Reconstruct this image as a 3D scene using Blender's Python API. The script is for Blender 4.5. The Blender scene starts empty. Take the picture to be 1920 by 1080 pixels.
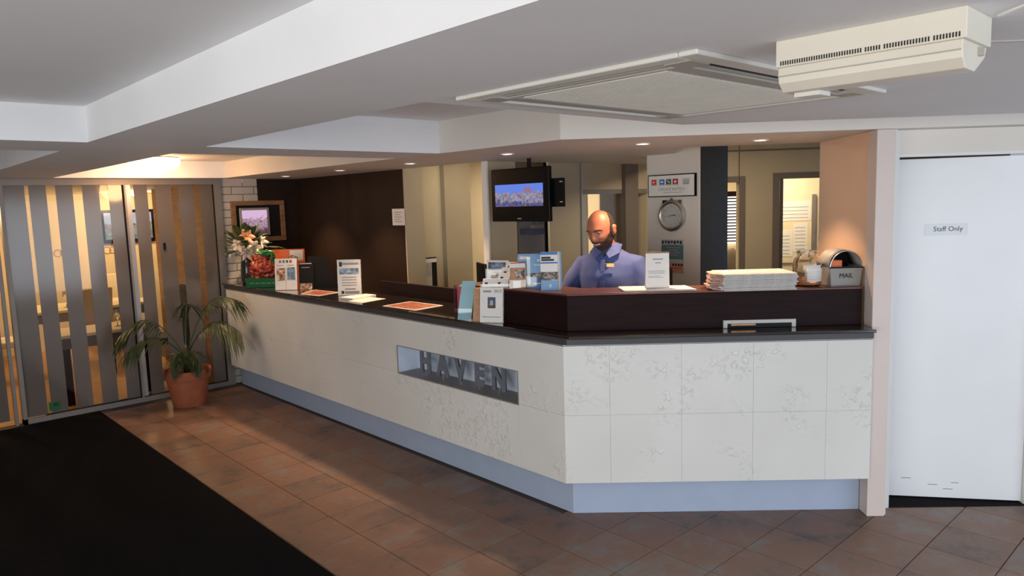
import bpy, bmesh, math, random
from mathutils import Vector, Matrix
random.seed(7)
scene = bpy.context.scene
COL = scene.collection
S2 = 2 ** -0.5
PI = math.pi

# ------------------------------------------------------------------ camera
FPX, YAW, PITCH, ROLL = 1361.59, 0.822841, 0.117275, -0.0302524
_h = Vector((math.cos(YAW), math.sin(YAW), 0)); _r = Vector((math.sin(YAW), -math.cos(YAW), 0)); _z = Vector((0, 0, 1))
_F = _h * math.cos(PITCH) - _z * math.sin(PITCH)
_U = _z * math.cos(PITCH) + _h * math.sin(PITCH)
_R2 = _r * math.cos(ROLL) + _U * math.sin(ROLL)
_U2 = -_r * math.sin(ROLL) + _U * math.cos(ROLL)
cam_d = bpy.data.cameras.new('camera'); cam = bpy.data.objects.new('camera', cam_d); COL.objects.link(cam)
cam_d.sensor_width = 36; cam_d.lens = FPX / 1920 * 36; cam_d.clip_start = 0.02
M = Matrix.Identity(4)
for i in range(3):
    M[i][0] = _R2[i]; M[i][1] = _U2[i]; M[i][2] = -_F[i]
M.translation = (0, 0, 1.75)
cam.matrix_world = M
scene.camera = cam

# ------------------------------------------------------------------ view, world, daylight
vs = scene.view_settings
vs.view_transform = 'Standard'; vs.look = 'None'; vs.gamma = 1; vs.use_curve_mapping = False
vs.exposure = 0.0
world = bpy.data.worlds.new('world'); scene.world = world; world.use_nodes = True
bg = world.node_tree.nodes['Background']; bg.inputs[0].default_value = (0.62, 0.76, 1.0, 1); bg.inputs[1].default_value = 0.5

def area_light(name, loc, target, sx, sy, power, color):
    l = bpy.data.lights.new(name, 'AREA'); l.shape = 'RECTANGLE'; l.size = sx; l.size_y = sy; l.energy = power; l.color = color
    o = bpy.data.objects.new(name, l); COL.objects.link(o); o.location = loc
    o.rotation_euler = (Vector(target) - Vector(loc)).to_track_quat('-Z', 'Y').to_euler()
    return o
# daylight entering through the glazed shopfront behind the viewer (two sides)
area_light('daylight_front', (1.6, -3.05, 1.15), (1.6, 2, 1.15), 6.5, 1.9, 108, (0.84, 0.92, 1.0))
area_light('daylight_side', (-3.05, -0.2, 1.15), (2, -0.2, 1.15), 5.6, 1.9, 156, (1.0, 0.97, 0.91))

# ------------------------------------------------------------------ helpers
def dn(d, n, z=0.0):
    return (S2 * (n + d), S2 * (n - d), z)

class MB:
    def __init__(self):
        self.v = []; self.f = []; self.m = []; self.cur = 0
    def add(self, verts, faces):
        b = len(self.v); self.v += [tuple(p) for p in verts]
        for f in faces:
            self.f.append([b + i for i in f]); self.m.append(self.cur)
        return self
    def box(self, x0, x1, y0, y1, z0, z1):
        x0, x1 = min(x0, x1), max(x0, x1); y0, y1 = min(y0, y1), max(y0, y1); z0, z1 = min(z0, z1), max(z0, z1)
        v = [(x0,y0,z0),(x1,y0,z0),(x1,y1,z0),(x0,y1,z0),(x0,y0,z1),(x1,y0,z1),(x1,y1,z1),(x0,y1,z1)]
        return self.add(v, [(0,3,2,1),(4,5,6,7),(0,1,5,4),(1,2,6,5),(2,3,7,6),(3,0,4,7)])
    def hexa(self, v):
        return self.add(v, [(0,3,2,1),(4,5,6,7),(0,1,5,4),(1,2,6,5),(2,3,7,6),(3,0,4,7)])
    def prism(self, poly, z0, z1):
        a = sum(poly[i][0]*poly[(i+1)%len(poly)][1]-poly[(i+1)%len(poly)][0]*poly[i][1] for i in range(len(poly)))
        if a < 0: poly = poly[::-1]
        n = len(poly)
        v = [(p[0],p[1],z0) for p in poly] + [(p[0],p[1],z1) for p in poly]
        f = [list(range(n))[::-1], list(range(n,2*n))] + [(i,(i+1)%n,n+(i+1)%n,n+i) for i in range(n)]
        return self.add(v, f)
    def prism_y(self, poly, y0, y1):
        """polygon in (x,z) extruded along y"""
        a = sum(poly[i][0]*poly[(i+1)%len(poly)][1]-poly[(i+1)%len(poly)][0]*poly[i][1] for i in range(len(poly)))
        if a < 0: poly = poly[::-1]
        n = len(poly)
        v = [(p[0],y0,p[1]) for p in poly] + [(p[0],y1,p[1]) for p in poly]
        f = [list(range(n)), list(range(n,2*n))[::-1]] + [(n+i,n+(i+1)%n,(i+1)%n,i) for i in range(n)]
        return self.add(v, f)
    def rings(self, rs, cap=True):
        """rs: list of rings (equal length vertex loops)"""
        n = len(rs[0]); b = []
        v = [p for r in rs for p in r]
        f = [(k*n+i, k*n+(i+1)%n, (k+1)*n+(i+1)%n, (k+1)*n+i) for k in range(len(rs)-1) for i in range(n)]
        if cap:
            f.append(list(range(n))[::-1]); f.append([(len(rs)-1)*n+i for i in range(n)])
        return self.add(v, f)
    def lathe(self, prof, cx=0, cy=0, seg=24, cap=True):
        return self.rings([[(cx+r*math.cos(2*PI*i/seg), cy+r*math.sin(2*PI*i/seg), z) for i in range(seg)] for r, z in prof], cap)
    def loft(self, secs, seg=20, cap=True):
        """secs: (z, cx, cy, rx, ry)"""
        return self.rings([[(cx+rx*math.cos(2*PI*i/seg), cy+ry*math.sin(2*PI*i/seg), z) for i in range(seg)] for z, cx, cy, rx, ry in secs], cap)
    def tube(self, pts, rad, seg=8, cap=True):
        pts = [Vector(p) for p in pts]; n = len(pts)
        if not hasattr(rad, '__len__'): rad = [rad]*n
        rs = []; up = None
        for i, p in enumerate(pts):
            t = (pts[min(i+1,n-1)] - pts[max(i-1,0)]).normalized()
            if up is None:
                up = Vector((0,0,1)) if abs(t.z) < 0.9 else Vector((1,0,0))
            a = t.cross(up).normalized(); b = a.cross(t).normalized(); up = b
            rs.append([tuple(p + a*rad[i]*math.cos(2*PI*k/seg) + b*rad[i]*math.sin(2*PI*k/seg)) for k in range(seg)])
        rs = [r[::-1] for r in rs]
        return self.rings(rs, cap)
    def ellipsoid(self, c, r, seg=16, ring=10, rot=None):
        rs = []
        for j in range(1, ring):
            ph = -PI/2 + PI*j/ring
            rs.append([Vector((r[0]*math.cos(ph)*math.cos(2*PI*i/seg), r[1]*math.cos(ph)*math.sin(2*PI*i/seg), r[2]*math.sin(ph))) for i in range(seg)])
        if rot is not None: rs = [[rot @ p for p in q] for q in rs]
        return self.rings([[tuple(p + Vector(c)) for p in q] for q in rs])
    def mesh(self, name='mesh', mats=None):
        me = bpy.data.meshes.new(name); me.from_pydata(self.v, [], self.f); me.validate()
        if mats:
            if not isinstance(mats, (list, tuple)): mats = [mats]
            for m in mats: me.materials.append(m)
            if len(mats) > 1 and len(me.polygons) == len(self.m): me.polygons.foreach_set('material_index', self.m)
        me.update(); return me
    def build(self, name, mats, parent=None, world=False, smooth=False, bevel=0.0, auto=None):
        if world and parent is not None:
            o = parent.location; self.v = [(p[0]-o[0], p[1]-o[1], p[2]-o[2]) for p in self.v]
        me = self.mesh(name, mats)
        ob = bpy.data.objects.new(name, me); COL.objects.link(ob)
        if parent is not None: ob.parent = parent
        if smooth:
            me.polygons.foreach_set('use_smooth', [True]*len(me.polygons))
            if auto: me.set_sharp_from_angle(angle=math.radians(auto))
        if bevel:
            b = ob.modifiers.new('bevel', 'BEVEL'); b.width = bevel; b.segments = 2; b.limit_method = 'ANGLE'; b.angle_limit = math.radians(40)
        return ob

def empty(name, loc, rot=0.0, label=None, cat=None, group=None):
    o = bpy.data.objects.new(name, None); COL.objects.link(o); o.location = loc; o.rotation_euler = (0, 0, math.radians(rot)); o.empty_display_size = 0.05
    return tag(o, label, cat, group)
def tag(o, label=None, cat=None, group=None, kind=None):
    if label: o['label'] = label
    if cat: o['category'] = cat
    if group: o['group'] = group
    if kind: o['kind'] = kind
    return o
def struct(o, label, cat):
    o['kind'] = 'structure'; o['label'] = label; o['category'] = cat; return o
def obj_from(me, name, parent=None, loc=(0,0,0), rotz=0.0):
    ob = bpy.data.objects.new(name, me); COL.objects.link(ob); ob.location = loc; ob.rotation_euler = (0,0,rotz)
    if parent is not None: ob.parent = parent
    return ob

# ------------------------------------------------------------------ materials
def mat(name, col, rough=0.5, metal=0.0, var=0.0, vscale=8.0, bump=0.0, bscale=60.0, emit=None, estr=0.0, spec=0.5, coat=0.0, trans=0.0, alpha=1.0):
    m = bpy.data.materials.new(name); m.use_nodes = True
    nt = m.node_tree; b = nt.nodes['Principled BSDF']
    b.inputs['Base Color'].default_value = (*col, 1); b.inputs['Roughness'].default_value = rough; b.inputs['Metallic'].default_value = metal
    b.inputs['Specular IOR Level'].default_value = spec; b.inputs['Coat Weight'].default_value = coat
    b.inputs['Transmission Weight'].default_value = trans; b.inputs['Alpha'].default_value = alpha
    tc = nt.nodes.new('ShaderNodeTexCoord')
    if var:
        n = nt.nodes.new('ShaderNodeTexNoise'); n.inputs['Scale'].default_value = vscale; n.inputs['Detail'].default_value = 5
        nt.links.new(tc.outputs['Object'], n.inputs['Vector'])
        r = nt.nodes.new('ShaderNodeMapRange'); r.inputs[3].default_value = 1-var; r.inputs[4].default_value = 1+var
        r.inputs[1].default_value = 0.3; r.inputs[2].default_value = 0.7
        nt.links.new(n.outputs['Fac'], r.inputs[0])
        x = nt.nodes.new('ShaderNodeVectorMath'); x.operation = 'SCALE'; x.inputs[0].default_value = col
        nt.links.new(r.outputs[0], x.inputs['Scale']); nt.links.new(x.outputs[0], b.inputs['Base Color'])
    if bump:
        n2 = nt.nodes.new('ShaderNodeTexNoise'); n2.inputs['Scale'].default_value = bscale; n2.inputs['Detail'].default_value = 4
        nt.links.new(tc.outputs['Object'], n2.inputs['Vector'])
        bp = nt.nodes.new('ShaderNodeBump'); bp.inputs['Strength'].default_value = bump; bp.inputs['Distance'].default_value = 0.01
        nt.links.new(n2.outputs['Fac'], bp.inputs['Height']); nt.links.new(bp.outputs[0], b.inputs['Normal'])
    if emit:
        b.inputs['Emission Color'].default_value = (*emit, 1); b.inputs['Emission Strength'].default_value = estr
    return m

def ramp_mat(name, stops, scale=6.0, detail=6.0, rough=0.5, metal=0.0, bump=0.0, emit=0.0, coords='Object', stretch=(1,1,1), dist=0.0, coat=0.0, spec=0.5):
    m = bpy.data.materials.new(name); m.use_nodes = True
    nt = m.node_tree; b = nt.nodes['Principled BSDF']; b.inputs['Roughness'].default_value = rough; b.inputs['Metallic'].default_value = metal
    b.inputs['Coat Weight'].default_value = coat; b.inputs['Specular IOR Level'].default_value = spec
    tc = nt.nodes.new('ShaderNodeTexCoord'); mp = nt.nodes.new('ShaderNodeMapping'); mp.inputs['Scale'].default_value = stretch
    n = nt.nodes.new('ShaderNodeTexNoise'); n.inputs['Scale'].default_value = scale; n.inputs['Detail'].default_value = detail; n.inputs['Distortion'].default_value = dist
    nt.links.new(tc.outputs[coords], mp.inputs[0]); nt.links.new(mp.outputs[0], n.inputs['Vector'])
    cr = nt.nodes.new('ShaderNodeValToRGB'); el = cr.color_ramp.elements
    while len(el) < len(stops): el.new(0.5)
    for e, (p, c) in zip(el, stops): e.position = p; e.color = (*c, 1)
    nt.links.new(n.outputs['Fac'], cr.inputs[0]); nt.links.new(cr.outputs[0], b.inputs['Base Color'])
    if bump:
        bp = nt.nodes.new('ShaderNodeBump'); bp.inputs['Strength'].default_value = bump; bp.inputs['Distance'].default_value = 0.01
        nt.links.new(n.outputs['Fac'], bp.inputs['Height']); nt.links.new(bp.outputs[0], b.inputs['Normal'])
    if emit:
        nt.links.new(cr.outputs[0], b.inputs['Emission Color']); b.inputs['Emission Strength'].default_value = emit
    return m

def glass_mat(name, tint=(1,1,1), refl=0.08, rough=0.02):
    """clear sheet: mostly see-through with a little mirror reflection"""
    m = bpy.data.materials.new(name); m.use_nodes = True; nt = m.node_tree; nt.nodes.clear()
    o = nt.nodes.new('ShaderNodeOutputMaterial'); mx = nt.nodes.new('ShaderNodeMixShader')
    t = nt.nodes.new('ShaderNodeBsdfTransparent'); t.inputs[0].default_value = (*tint, 1)
    g = nt.nodes.new('ShaderNodeBsdfGlossy'); g.inputs['Roughness'].default_value = rough
    fr = nt.nodes.new('ShaderNodeFresnel'); fr.inputs[0].default_value = 1.22
    ad = nt.nodes.new('ShaderNodeMath'); ad.operation = 'MULTIPLY_ADD'; ad.inputs[1].default_value = 0.8; ad.inputs[2].default_value = refl * 0.3
    nt.links.new(fr.outputs[0], ad.inputs[0]); nt.links.new(ad.outputs[0], mx.inputs[0])
    nt.links.new(t.outputs[0], mx.inputs[1]); nt.links.new(g.outputs[0], mx.inputs[2]); nt.links.new(mx.outputs[0], o.inputs[0])
    return m

def stone_mat(name):
    """off white stone cladding with scattered rough chipped patches"""
    m = bpy.data.materials.new(name); m.use_nodes = True; nt = m.node_tree; b = nt.nodes['Principled BSDF']; b.inputs['Roughness'].default_value = 0.55
    tc = nt.nodes.new('ShaderNodeTexCoord')
    ge = nt.nodes.new('ShaderNodeNewGeometry')
    n1 = nt.nodes.new('ShaderNodeTexNoise'); n1.inputs['Scale'].default_value = 3.1; n1.inputs['Detail'].default_value = 3
    n2 = nt.nodes.new('ShaderNodeTexNoise'); n2.inputs['Scale'].default_value = 34; n2.inputs['Detail'].default_value = 7; n2.inputs['Distortion'].default_value = 0.3
    n3 = nt.nodes.new('ShaderNodeTexNoise'); n3.inputs['Scale'].default_value = 1.5
    for n in (n1, n2, n3): nt.links.new(ge.outputs['Position'], n.inputs['Vector'])
    k = nt.nodes.new('ShaderNodeMapRange'); k.inputs[1].default_value = 0.52; k.inputs[2].default_value = 0.62; nt.links.new(n1.outputs['Fac'], k.inputs[0])
    k2 = nt.nodes.new('ShaderNodeMapRange'); k2.inputs[1].default_value = 0.54; k2.inputs[2].default_value = 0.64; nt.links.new(n2.outputs['Fac'], k2.inputs[0])
    mu = nt.nodes.new('ShaderNodeMath'); mu.operation = 'MULTIPLY'; nt.links.new(k.outputs[0], mu.inputs[0]); nt.links.new(k2.outputs[0], mu.inputs[1])
    bp = nt.nodes.new('ShaderNodeBump'); bp.inputs['Strength'].default_value = 0.58; bp.inputs['Distance'].default_value = 0.008
    nt.links.new(mu.outputs[0], bp.inputs['Height']); nt.links.new(bp.outputs[0], b.inputs['Normal'])
    cr = nt.nodes.new('ShaderNodeValToRGB'); cr.color_ramp.elements[0].position = 0.3; cr.color_ramp.elements[1].position = 0.7
    cr.color_ramp.elements[0].color = (0.68, 0.685, 0.655, 1); cr.color_ramp.elements[1].color = (0.76, 0.765, 0.74, 1)
    nt.links.new(n3.outputs['Fac'], cr.inputs[0])
    mx = nt.nodes.new('ShaderNodeMixRGB'); mx.blend_type = 'MIX'; mx.inputs[2].default_value = (0.84, 0.83, 0.79, 1)
    sc = nt.nodes.new('ShaderNodeMath'); sc.operation = 'MULTIPLY'; sc.inputs[1].default_value = 0.5; nt.links.new(mu.outputs[0], sc.inputs[0])
    nt.links.new(sc.outputs[0], mx.inputs[0]); nt.links.new(cr.outputs[0], mx.inputs[1]); nt.links.new(mx.outputs[0], b.inputs['Base Color'])
    return m

def tile_mat(name):
    """slate look ceramic: brown, rust and grey clouds, different on each tile"""
    m = bpy.data.materials.new(name); m.use_nodes = True; nt = m.node_tree; b = nt.nodes['Principled BSDF']
    b.inputs['Roughness'].default_value = 0.42
    ge = nt.nodes.new('ShaderNodeNewGeometry'); oi = nt.nodes.new('ShaderNodeObjectInfo')
    n1 = nt.nodes.new('ShaderNodeTexNoise'); n1.inputs['Scale'].default_value = 3.6; n1.inputs['Detail'].default_value = 9; n1.inputs['Roughness'].default_value = 0.72
    nt.links.new(ge.outputs['Position'], n1.inputs['Vector'])
    ad = nt.nodes.new('ShaderNodeMath'); ad.operation = 'MULTIPLY_ADD'; ad.inputs[1].default_value = 0.17; nt.links.new(oi.outputs['Random'], ad.inputs[0]); nt.links.new(n1.outputs['Fac'], ad.inputs[2])
    cr = nt.nodes.new('ShaderNodeValToRGB'); el = cr.color_ramp.elements
    for _ in range(2): el.new(0.5)
    for e, (p, c) in zip(el, [(0.38, (0.10,0.075,0.062)), (0.53, (0.205,0.125,0.090)), (0.62, (0.235,0.122,0.078)), (0.76, (0.215,0.185,0.16))]): e.position = p; e.color = (*c, 1)
    nt.links.new(ad.outputs[0], cr.inputs[0]); nt.links.new(cr.outputs[0], b.inputs['Base Color'])
    n2 = nt.nodes.new('ShaderNodeTexNoise'); n2.inputs['Scale'].default_value = 25; n2.inputs['Detail'].default_value = 8
    nt.links.new(ge.outputs['Position'], n2.inputs['Vector'])
    bp = nt.nodes.new('ShaderNodeBump'); bp.inputs['Strength'].default_value = 0.25; bp.inputs['Distance'].default_value = 0.006
    nt.links.new(n2.outputs['Fac'], bp.inputs['Height']); nt.links.new(bp.outputs[0], b.inputs['Normal'])
    mr = nt.nodes.new('ShaderNodeMapRange'); mr.inputs[3].default_value = 0.32; mr.inputs[4].default_value = 0.55; nt.links.new(n2.outputs['Fac'], mr.inputs[0]); nt.links.new(mr.outputs[0], b.inputs['Roughness'])
    return m

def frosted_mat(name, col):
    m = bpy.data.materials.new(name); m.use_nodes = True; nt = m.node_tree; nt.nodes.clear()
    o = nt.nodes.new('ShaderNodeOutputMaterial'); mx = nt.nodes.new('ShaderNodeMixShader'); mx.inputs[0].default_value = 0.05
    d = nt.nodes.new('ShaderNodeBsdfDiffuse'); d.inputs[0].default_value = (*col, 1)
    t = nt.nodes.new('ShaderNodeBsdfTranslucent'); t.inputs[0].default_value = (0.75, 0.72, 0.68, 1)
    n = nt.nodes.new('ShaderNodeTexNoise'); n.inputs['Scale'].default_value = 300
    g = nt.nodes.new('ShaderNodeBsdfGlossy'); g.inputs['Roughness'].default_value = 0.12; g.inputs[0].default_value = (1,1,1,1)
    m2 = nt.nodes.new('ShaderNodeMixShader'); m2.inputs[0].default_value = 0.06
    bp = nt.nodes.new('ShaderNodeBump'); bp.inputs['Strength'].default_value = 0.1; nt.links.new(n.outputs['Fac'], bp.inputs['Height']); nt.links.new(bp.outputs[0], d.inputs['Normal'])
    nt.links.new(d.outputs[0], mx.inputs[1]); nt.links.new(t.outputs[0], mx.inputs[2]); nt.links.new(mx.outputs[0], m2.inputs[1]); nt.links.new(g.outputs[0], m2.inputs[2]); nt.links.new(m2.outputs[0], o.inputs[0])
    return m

W = {}
W['ceil'] = mat('ceiling paint', (0.79,0.805,0.83), 0.7, var=0.03, vscale=2, bump=0.03, bscale=80)
W['fascia'] = mat('soffit paint', (0.74,0.70,0.65), 0.6, var=0.03, vscale=2)
W['white'] = mat('white paint', (0.78,0.78,0.76), 0.45, var=0.02, bump=0.02)
W['door'] = mat('white door paint', (0.85,0.87,0.90), 0.35, var=0.02, vscale=3)
W['beige'] = mat('beige wall paint', (0.46,0.39,0.28), 0.7, var=0.04, vscale=3, bump=0.03)
W['cream'] = mat('cream wall paint', (0.78,0.68,0.48), 0.7, var=0.03, vscale=3)
W['peach'] = mat('peach wall paint', (0.80,0.57,0.41), 0.65, var=0.03, vscale=3, bump=0.03)
W['post'] = mat('cream post paint', (0.70,0.61,0.57), 0.5, var=0.02)
W['brown'] = mat('chocolate wall paint', (0.024,0.014,0.010), 0.6, var=0.1, vscale=4, bump=0.05, spec=0.15)
W['brick'] = mat('white painted brick', (0.50,0.47,0.43), 0.6, var=0.08, vscale=10, bump=0.3, bscale=40)
W['mortar'] = mat('painted mortar', (0.25,0.23,0.21), 0.9, var=0.05)
W['tile'] = tile_mat('slate look floor tile')
W['grout'] = mat('dark grout', (0.085,0.066,0.055), 0.9, var=0.1)
W['timber'] = ramp_mat('timber floor', [(0.35,(0.30,0.15,0.06)),(0.65,(0.45,0.24,0.10))], 4, stretch=(1,8,1), rough=0.35)
W['mat'] = mat('black ribbed mat', (0.004,0.004,0.005), 0.95, var=0.3, vscale=60, bump=0.4, bscale=400, spec=0.1)
W['carpet'] = mat('dark carpet', (0.012,0.011,0.013), 0.95, var=0.3, vscale=120, bump=0.4, bscale=300, spec=0.1)
W['stone'] = stone_mat('off white stone cladding')
W['kick'] = mat('blue grey kickboard', (0.40,0.48,0.63), 0.45, var=0.03)
W['darkwood'] = ramp_mat('dark mahogany laminate', [(0.3,(0.010,0.0035,0.004)),(0.7,(0.018,0.006,0.006))], 5, stretch=(1,1,10), rough=0.5, spec=0.12)
W['redwood'] = ramp_mat('mahogany top', [(0.3,(0.09,0.032,0.022)),(0.7,(0.13,0.045,0.03))], 5, stretch=(4,4,1), rough=0.3)
W['ledge'] = mat('polished dark stone ledge', (0.018,0.015,0.013), 0.08, var=0.3, vscale=40, spec=0.8, coat=0.6)
W['ledge_edge'] = mat('charcoal ledge edge', (0.055,0.055,0.062), 0.4, var=0.05)
W['rail'] = mat('grey aluminium', (0.42,0.42,0.43), 0.4, 0.6, var=0.03)
W['frame'] = mat('grey powder coated aluminium', (0.24,0.225,0.215), 0.45, 0.3, var=0.04)
W['dframe'] = mat('grey brown door frame', (0.16,0.13,0.11), 0.5, var=0.04)
W['steel'] = mat('brushed stainless steel', (0.62,0.60,0.57), 0.28, 1.0, var=0.05, vscale=20)
W['letter'] = mat('dark steel letter', (0.20,0.225,0.27), 0.4, 0.3, var=0.08, vscale=30)
W['nichemetal'] = mat('pale blue metal niche', (0.68,0.77,0.90), 0.3, 0.1, var=0.05, vscale=15)
W['shade_steel'] = mat('steel shaded side', (0.05,0.054,0.056), 0.35, 0.6, var=0.1, vscale=20)  # column steel again, its dim side put into a darker colour
W['satin'] = mat('steel lit front', (0.74,0.69,0.62), 0.4, 0.0, var=0.02)  # pale colour stands for the bright reflection on the column front
W['black'] = mat('black plastic', (0.004,0.004,0.0045), 0.25, var=0.1, spec=0.15)
W['blackm'] = mat('matt black', (0.010,0.009,0.009), 0.7, var=0.1, spec=0.2)
W['paper'] = mat('white paper', (0.80,0.78,0.75), 0.7, var=0.03, vscale=20)
W['newsp'] = mat('newsprint', (0.55,0.54,0.53), 0.8, var=0.1, vscale=60)
W['newspink'] = mat('newsprint pink fold', (0.55,0.40,0.36), 0.8, var=0.15, vscale=60)
W['ink'] = mat('black ink', (0.02,0.02,0.025), 0.6, var=0.1)
W['greyink'] = mat('grey ink', (0.30,0.30,0.32), 0.7, var=0.1)
W['blue'] = mat('blue print', (0.05,0.20,0.55), 0.4, var=0.1)
W['lblue'] = mat('light blue print', (0.22,0.45,0.75), 0.4, var=0.1)
W['red'] = mat('red print', (0.65,0.05,0.04), 0.4, var=0.1)
W['dkred'] = mat('dark red print', (0.40,0.02,0.04), 0.4, var=0.1)
W['green'] = mat('green print', (0.008,0.12,0.035), 0.4, var=0.1)
W['dkgreen'] = mat('dark green print', (0.06,0.11,0.08), 0.4, var=0.1)
W['orange'] = mat('orange print', (0.75,0.16,0.03), 0.45, var=0.1)
W['tan'] = mat('tan print', (0.50,0.26,0.13), 0.45, var=0.2, vscale=40)
W['navy'] = mat('navy print', (0.02,0.04,0.12), 0.4, var=0.1)
W['acryl'] = glass_mat('clear acrylic', (0.97,0.98,0.98), 0.12)
W['glass'] = glass_mat('clear window glass', (0.97,0.97,0.96), 0.06)
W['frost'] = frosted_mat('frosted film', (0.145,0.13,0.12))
W['warmlamp'] = mat('lit lamp lens', (0.9,0.8,0.6), 0.4, var=0.01, emit=(1.0,0.78,0.45), estr=8)
W['downl'] = mat('lit downlight lens', (0.9,0.8,0.7), 0.4, var=0.01, emit=(1.0,0.80,0.60), estr=30)
W['terra'] = mat('terracotta', (0.34,0.10,0.045), 0.65, var=0.12, vscale=12, bump=0.1)
W['soil'] = mat('potting soil', (0.03,0.02,0.014), 0.95, var=0.3, vscale=60, bump=0.8, bscale=120)
W['palm'] = mat('palm leaf', (0.030,0.050,0.016), 0.45, var=0.35, vscale=20)
W['stem'] = mat('palm stem', (0.07,0.06,0.025), 0.6, var=0.3, vscale=20)
W['skin'] = mat('skin', (0.40,0.145,0.085), 0.48, var=0.08, vscale=30)
W['lip'] = mat('lip', (0.30,0.09,0.08), 0.45, var=0.1)
W['hair'] = mat('dark brown hair', (0.022,0.013,0.010), 0.75, var=0.4, vscale=150, bump=0.5, bscale=300)
W['beard'] = mat('brown beard', (0.05,0.022,0.015), 0.8, var=0.5, vscale=120, bump=0.5, bscale=300)
W['shirt'] = mat('blue cotton shirt', (0.085,0.125,0.34), 0.8, var=0.06, vscale=20, bump=0.15, bscale=20)
W['shirtd'] = mat('blue shirt seam', (0.085,0.11,0.27), 0.8, var=0.06)
W['tee'] = mat('charcoal undershirt', (0.05,0.055,0.07), 0.9, var=0.1)
W['trouser'] = mat('charcoal trousers', (0.02,0.02,0.025), 0.9, var=0.1)
W['teeth'] = mat('teeth', (0.75,0.70,0.62), 0.3, var=0.02)
W['eyew'] = mat('eye', (0.03,0.02,0.02), 0.2, var=0.1)
W['gold'] = mat('gold badge', (0.60,0.36,0.12), 0.35, 0.6, var=0.1)
W['pine'] = ramp_mat('pine frame', [(0.35,(0.20,0.10,0.045)),(0.65,(0.30,0.16,0.075))], 6, stretch=(1,1,6), rough=0.5)
W['grey'] = mat('grey plastic', (0.30,0.29,0.28), 0.5, var=0.05)
W['lgrey'] = mat('light grey plastic', (0.50,0.50,0.48), 0.5, var=0.05)
W['acwhite'] = mat('off white plastic', (0.70,0.69,0.64), 0.45, var=0.03)
W['acbeige'] = mat('yellowed cream plastic', (0.72,0.68,0.58), 0.45, var=0.03)
W['acdark'] = mat('dark vent gap', (0.02,0.02,0.02), 0.8, var=0.1)
W['acgrey'] = mat('warm grey plastic', (0.42,0.40,0.36), 0.5, var=0.03)

# ================================================================== FLOOR
U0, V0, TP = 1.909, 0.82, 0.3143
floor = MB().box(-3, 9, -3, 14, -0.12, -0.006).build('floor', W['grout']); struct(floor, 'brown and grey slate look tiled floor of the lobby', 'floor')
def inside_counter(x, y):
    n = (x + y) * S2; d = (x - y) * S2
    return (x > 2.93 and n > 3.97 and d < 1.75) or n > 3.96
tile_me = MB()
e = TP/2 - 0.0012
tile_me.v = []; tile_me.rings([[(-e,-e,-0.004),(e,-e,-0.004),(e,e,-0.004),(-e,e,-0.004)][::1], [(-e+.0015,-e+.0015,0.0),(e-.0015,-e+.0015,0.0),(e-.0015,e-.0015,0.0),(-e+.0015,e-.0015,0.0)]])
tile_me = tile_me.mesh('tile', W['tile'])
ntile = 0
for i in range(-1, 12):
    for j in range(-4, 21):
        x = U0 + TP*(i+0.5); y = V0 + TP*(j+0.5)
        n = (x+y)*S2; d = (x-y)*S2
        if y > 7.2: continue
        if n > 4.05 and not (x < 2.95 and d < 0.2): continue
        if x > 2.95+.16 and y > 2.66 and d < .1: continue
        if n < 1.2: continue
        # keep whole tiles inside the lobby; the ones that reach under counter and walls are hidden there
        obj_from(tile_me, 'tile', floor, (x, y, -0.0005 - random.random()*0.0008)); ntile += 1
MB().box(-3, U0-TP-0.001, -3, 7.2, -0.006, -0.001).build('plain_paving', W['tile'], floor)
# carpet beyond the staff door
MB().prism([dn(1.85,3.94)[:2], dn(2.75,3.94)[:2], dn(2.75,5.2)[:2], dn(1.85,5.2)[:2]], -0.004, 0.003).build('carpet', W['carpet'], floor)
MB().box(-3, 2.8, 7.3, 11.2, -0.004, 0.002).build('timber_floor', W['timber'], floor)

door_mat = MB()
door_mat.box(-1.2, 1.585, 1.2, 7.17, 0.0, 0.008)
o = door_mat.build('floor_mat', W['mat'], None, bevel=0.003); tag(o, 'long black entrance mat lying on the tiled floor', 'floor mat')

# ================================================================== CEILING
ZA, ZB = 2.065, 2.218
ceil = MB().box(-3, 9, -3, 14, 2.262, 2.32).build('ceiling', W['ceil']); struct(ceil, 'grey white coffered ceiling with deep dropped beams', 'ceiling')
MB().box(-3, 1.37, -3, 7.25, ZB, 2.262).build('coffer_ceiling', W['ceil'], ceil)
MB().box(1.37, 2.8, 3.64, 7.25, ZB, 2.262).build('coffer_ceiling', W['ceil'], ceil)
MB().box(0.85, 1.37, -3, 7.25, ZA, ZB).build('beam', W['ceil'], ceil)
MB().box(-3, 0.85, 3.605, 4.13, ZA, ZB).build('beam', W['ceil'], ceil)
MB().box(1.37, 2.80, 3.645, 4.13, ZA, 2.262).build('beam', W['ceil'], ceil)
MB().box(-3, 0.85, 7.0, 7.25, ZA, ZB).build('beam', W['ceil'], ceil)
MB().box(1.37, 2.80, 7.0, 7.25, ZA, ZB).build('beam', W['ceil'], ceil)
MB().prism([(1.37,-3),(1.37,1.85),(2.76,1.85),dn(3.6,3.26)[:2],(6.2,-3)], ZA, 2.262).build('lower_ceiling', W['ceil'], ceil)
# soffit over the counter
sof = [(2.80,7.25),(2.80,2.616),dn(3.6,3.83)[:2],dn(3.6,4.72)[:2],(4.0,2.675),(5.9,4.19),(3.66,4.19),(3.66,7.25)]
MB().prism(sof, ZA, 2.262).build('counter_soffit', W['fascia'], ceil)

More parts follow.
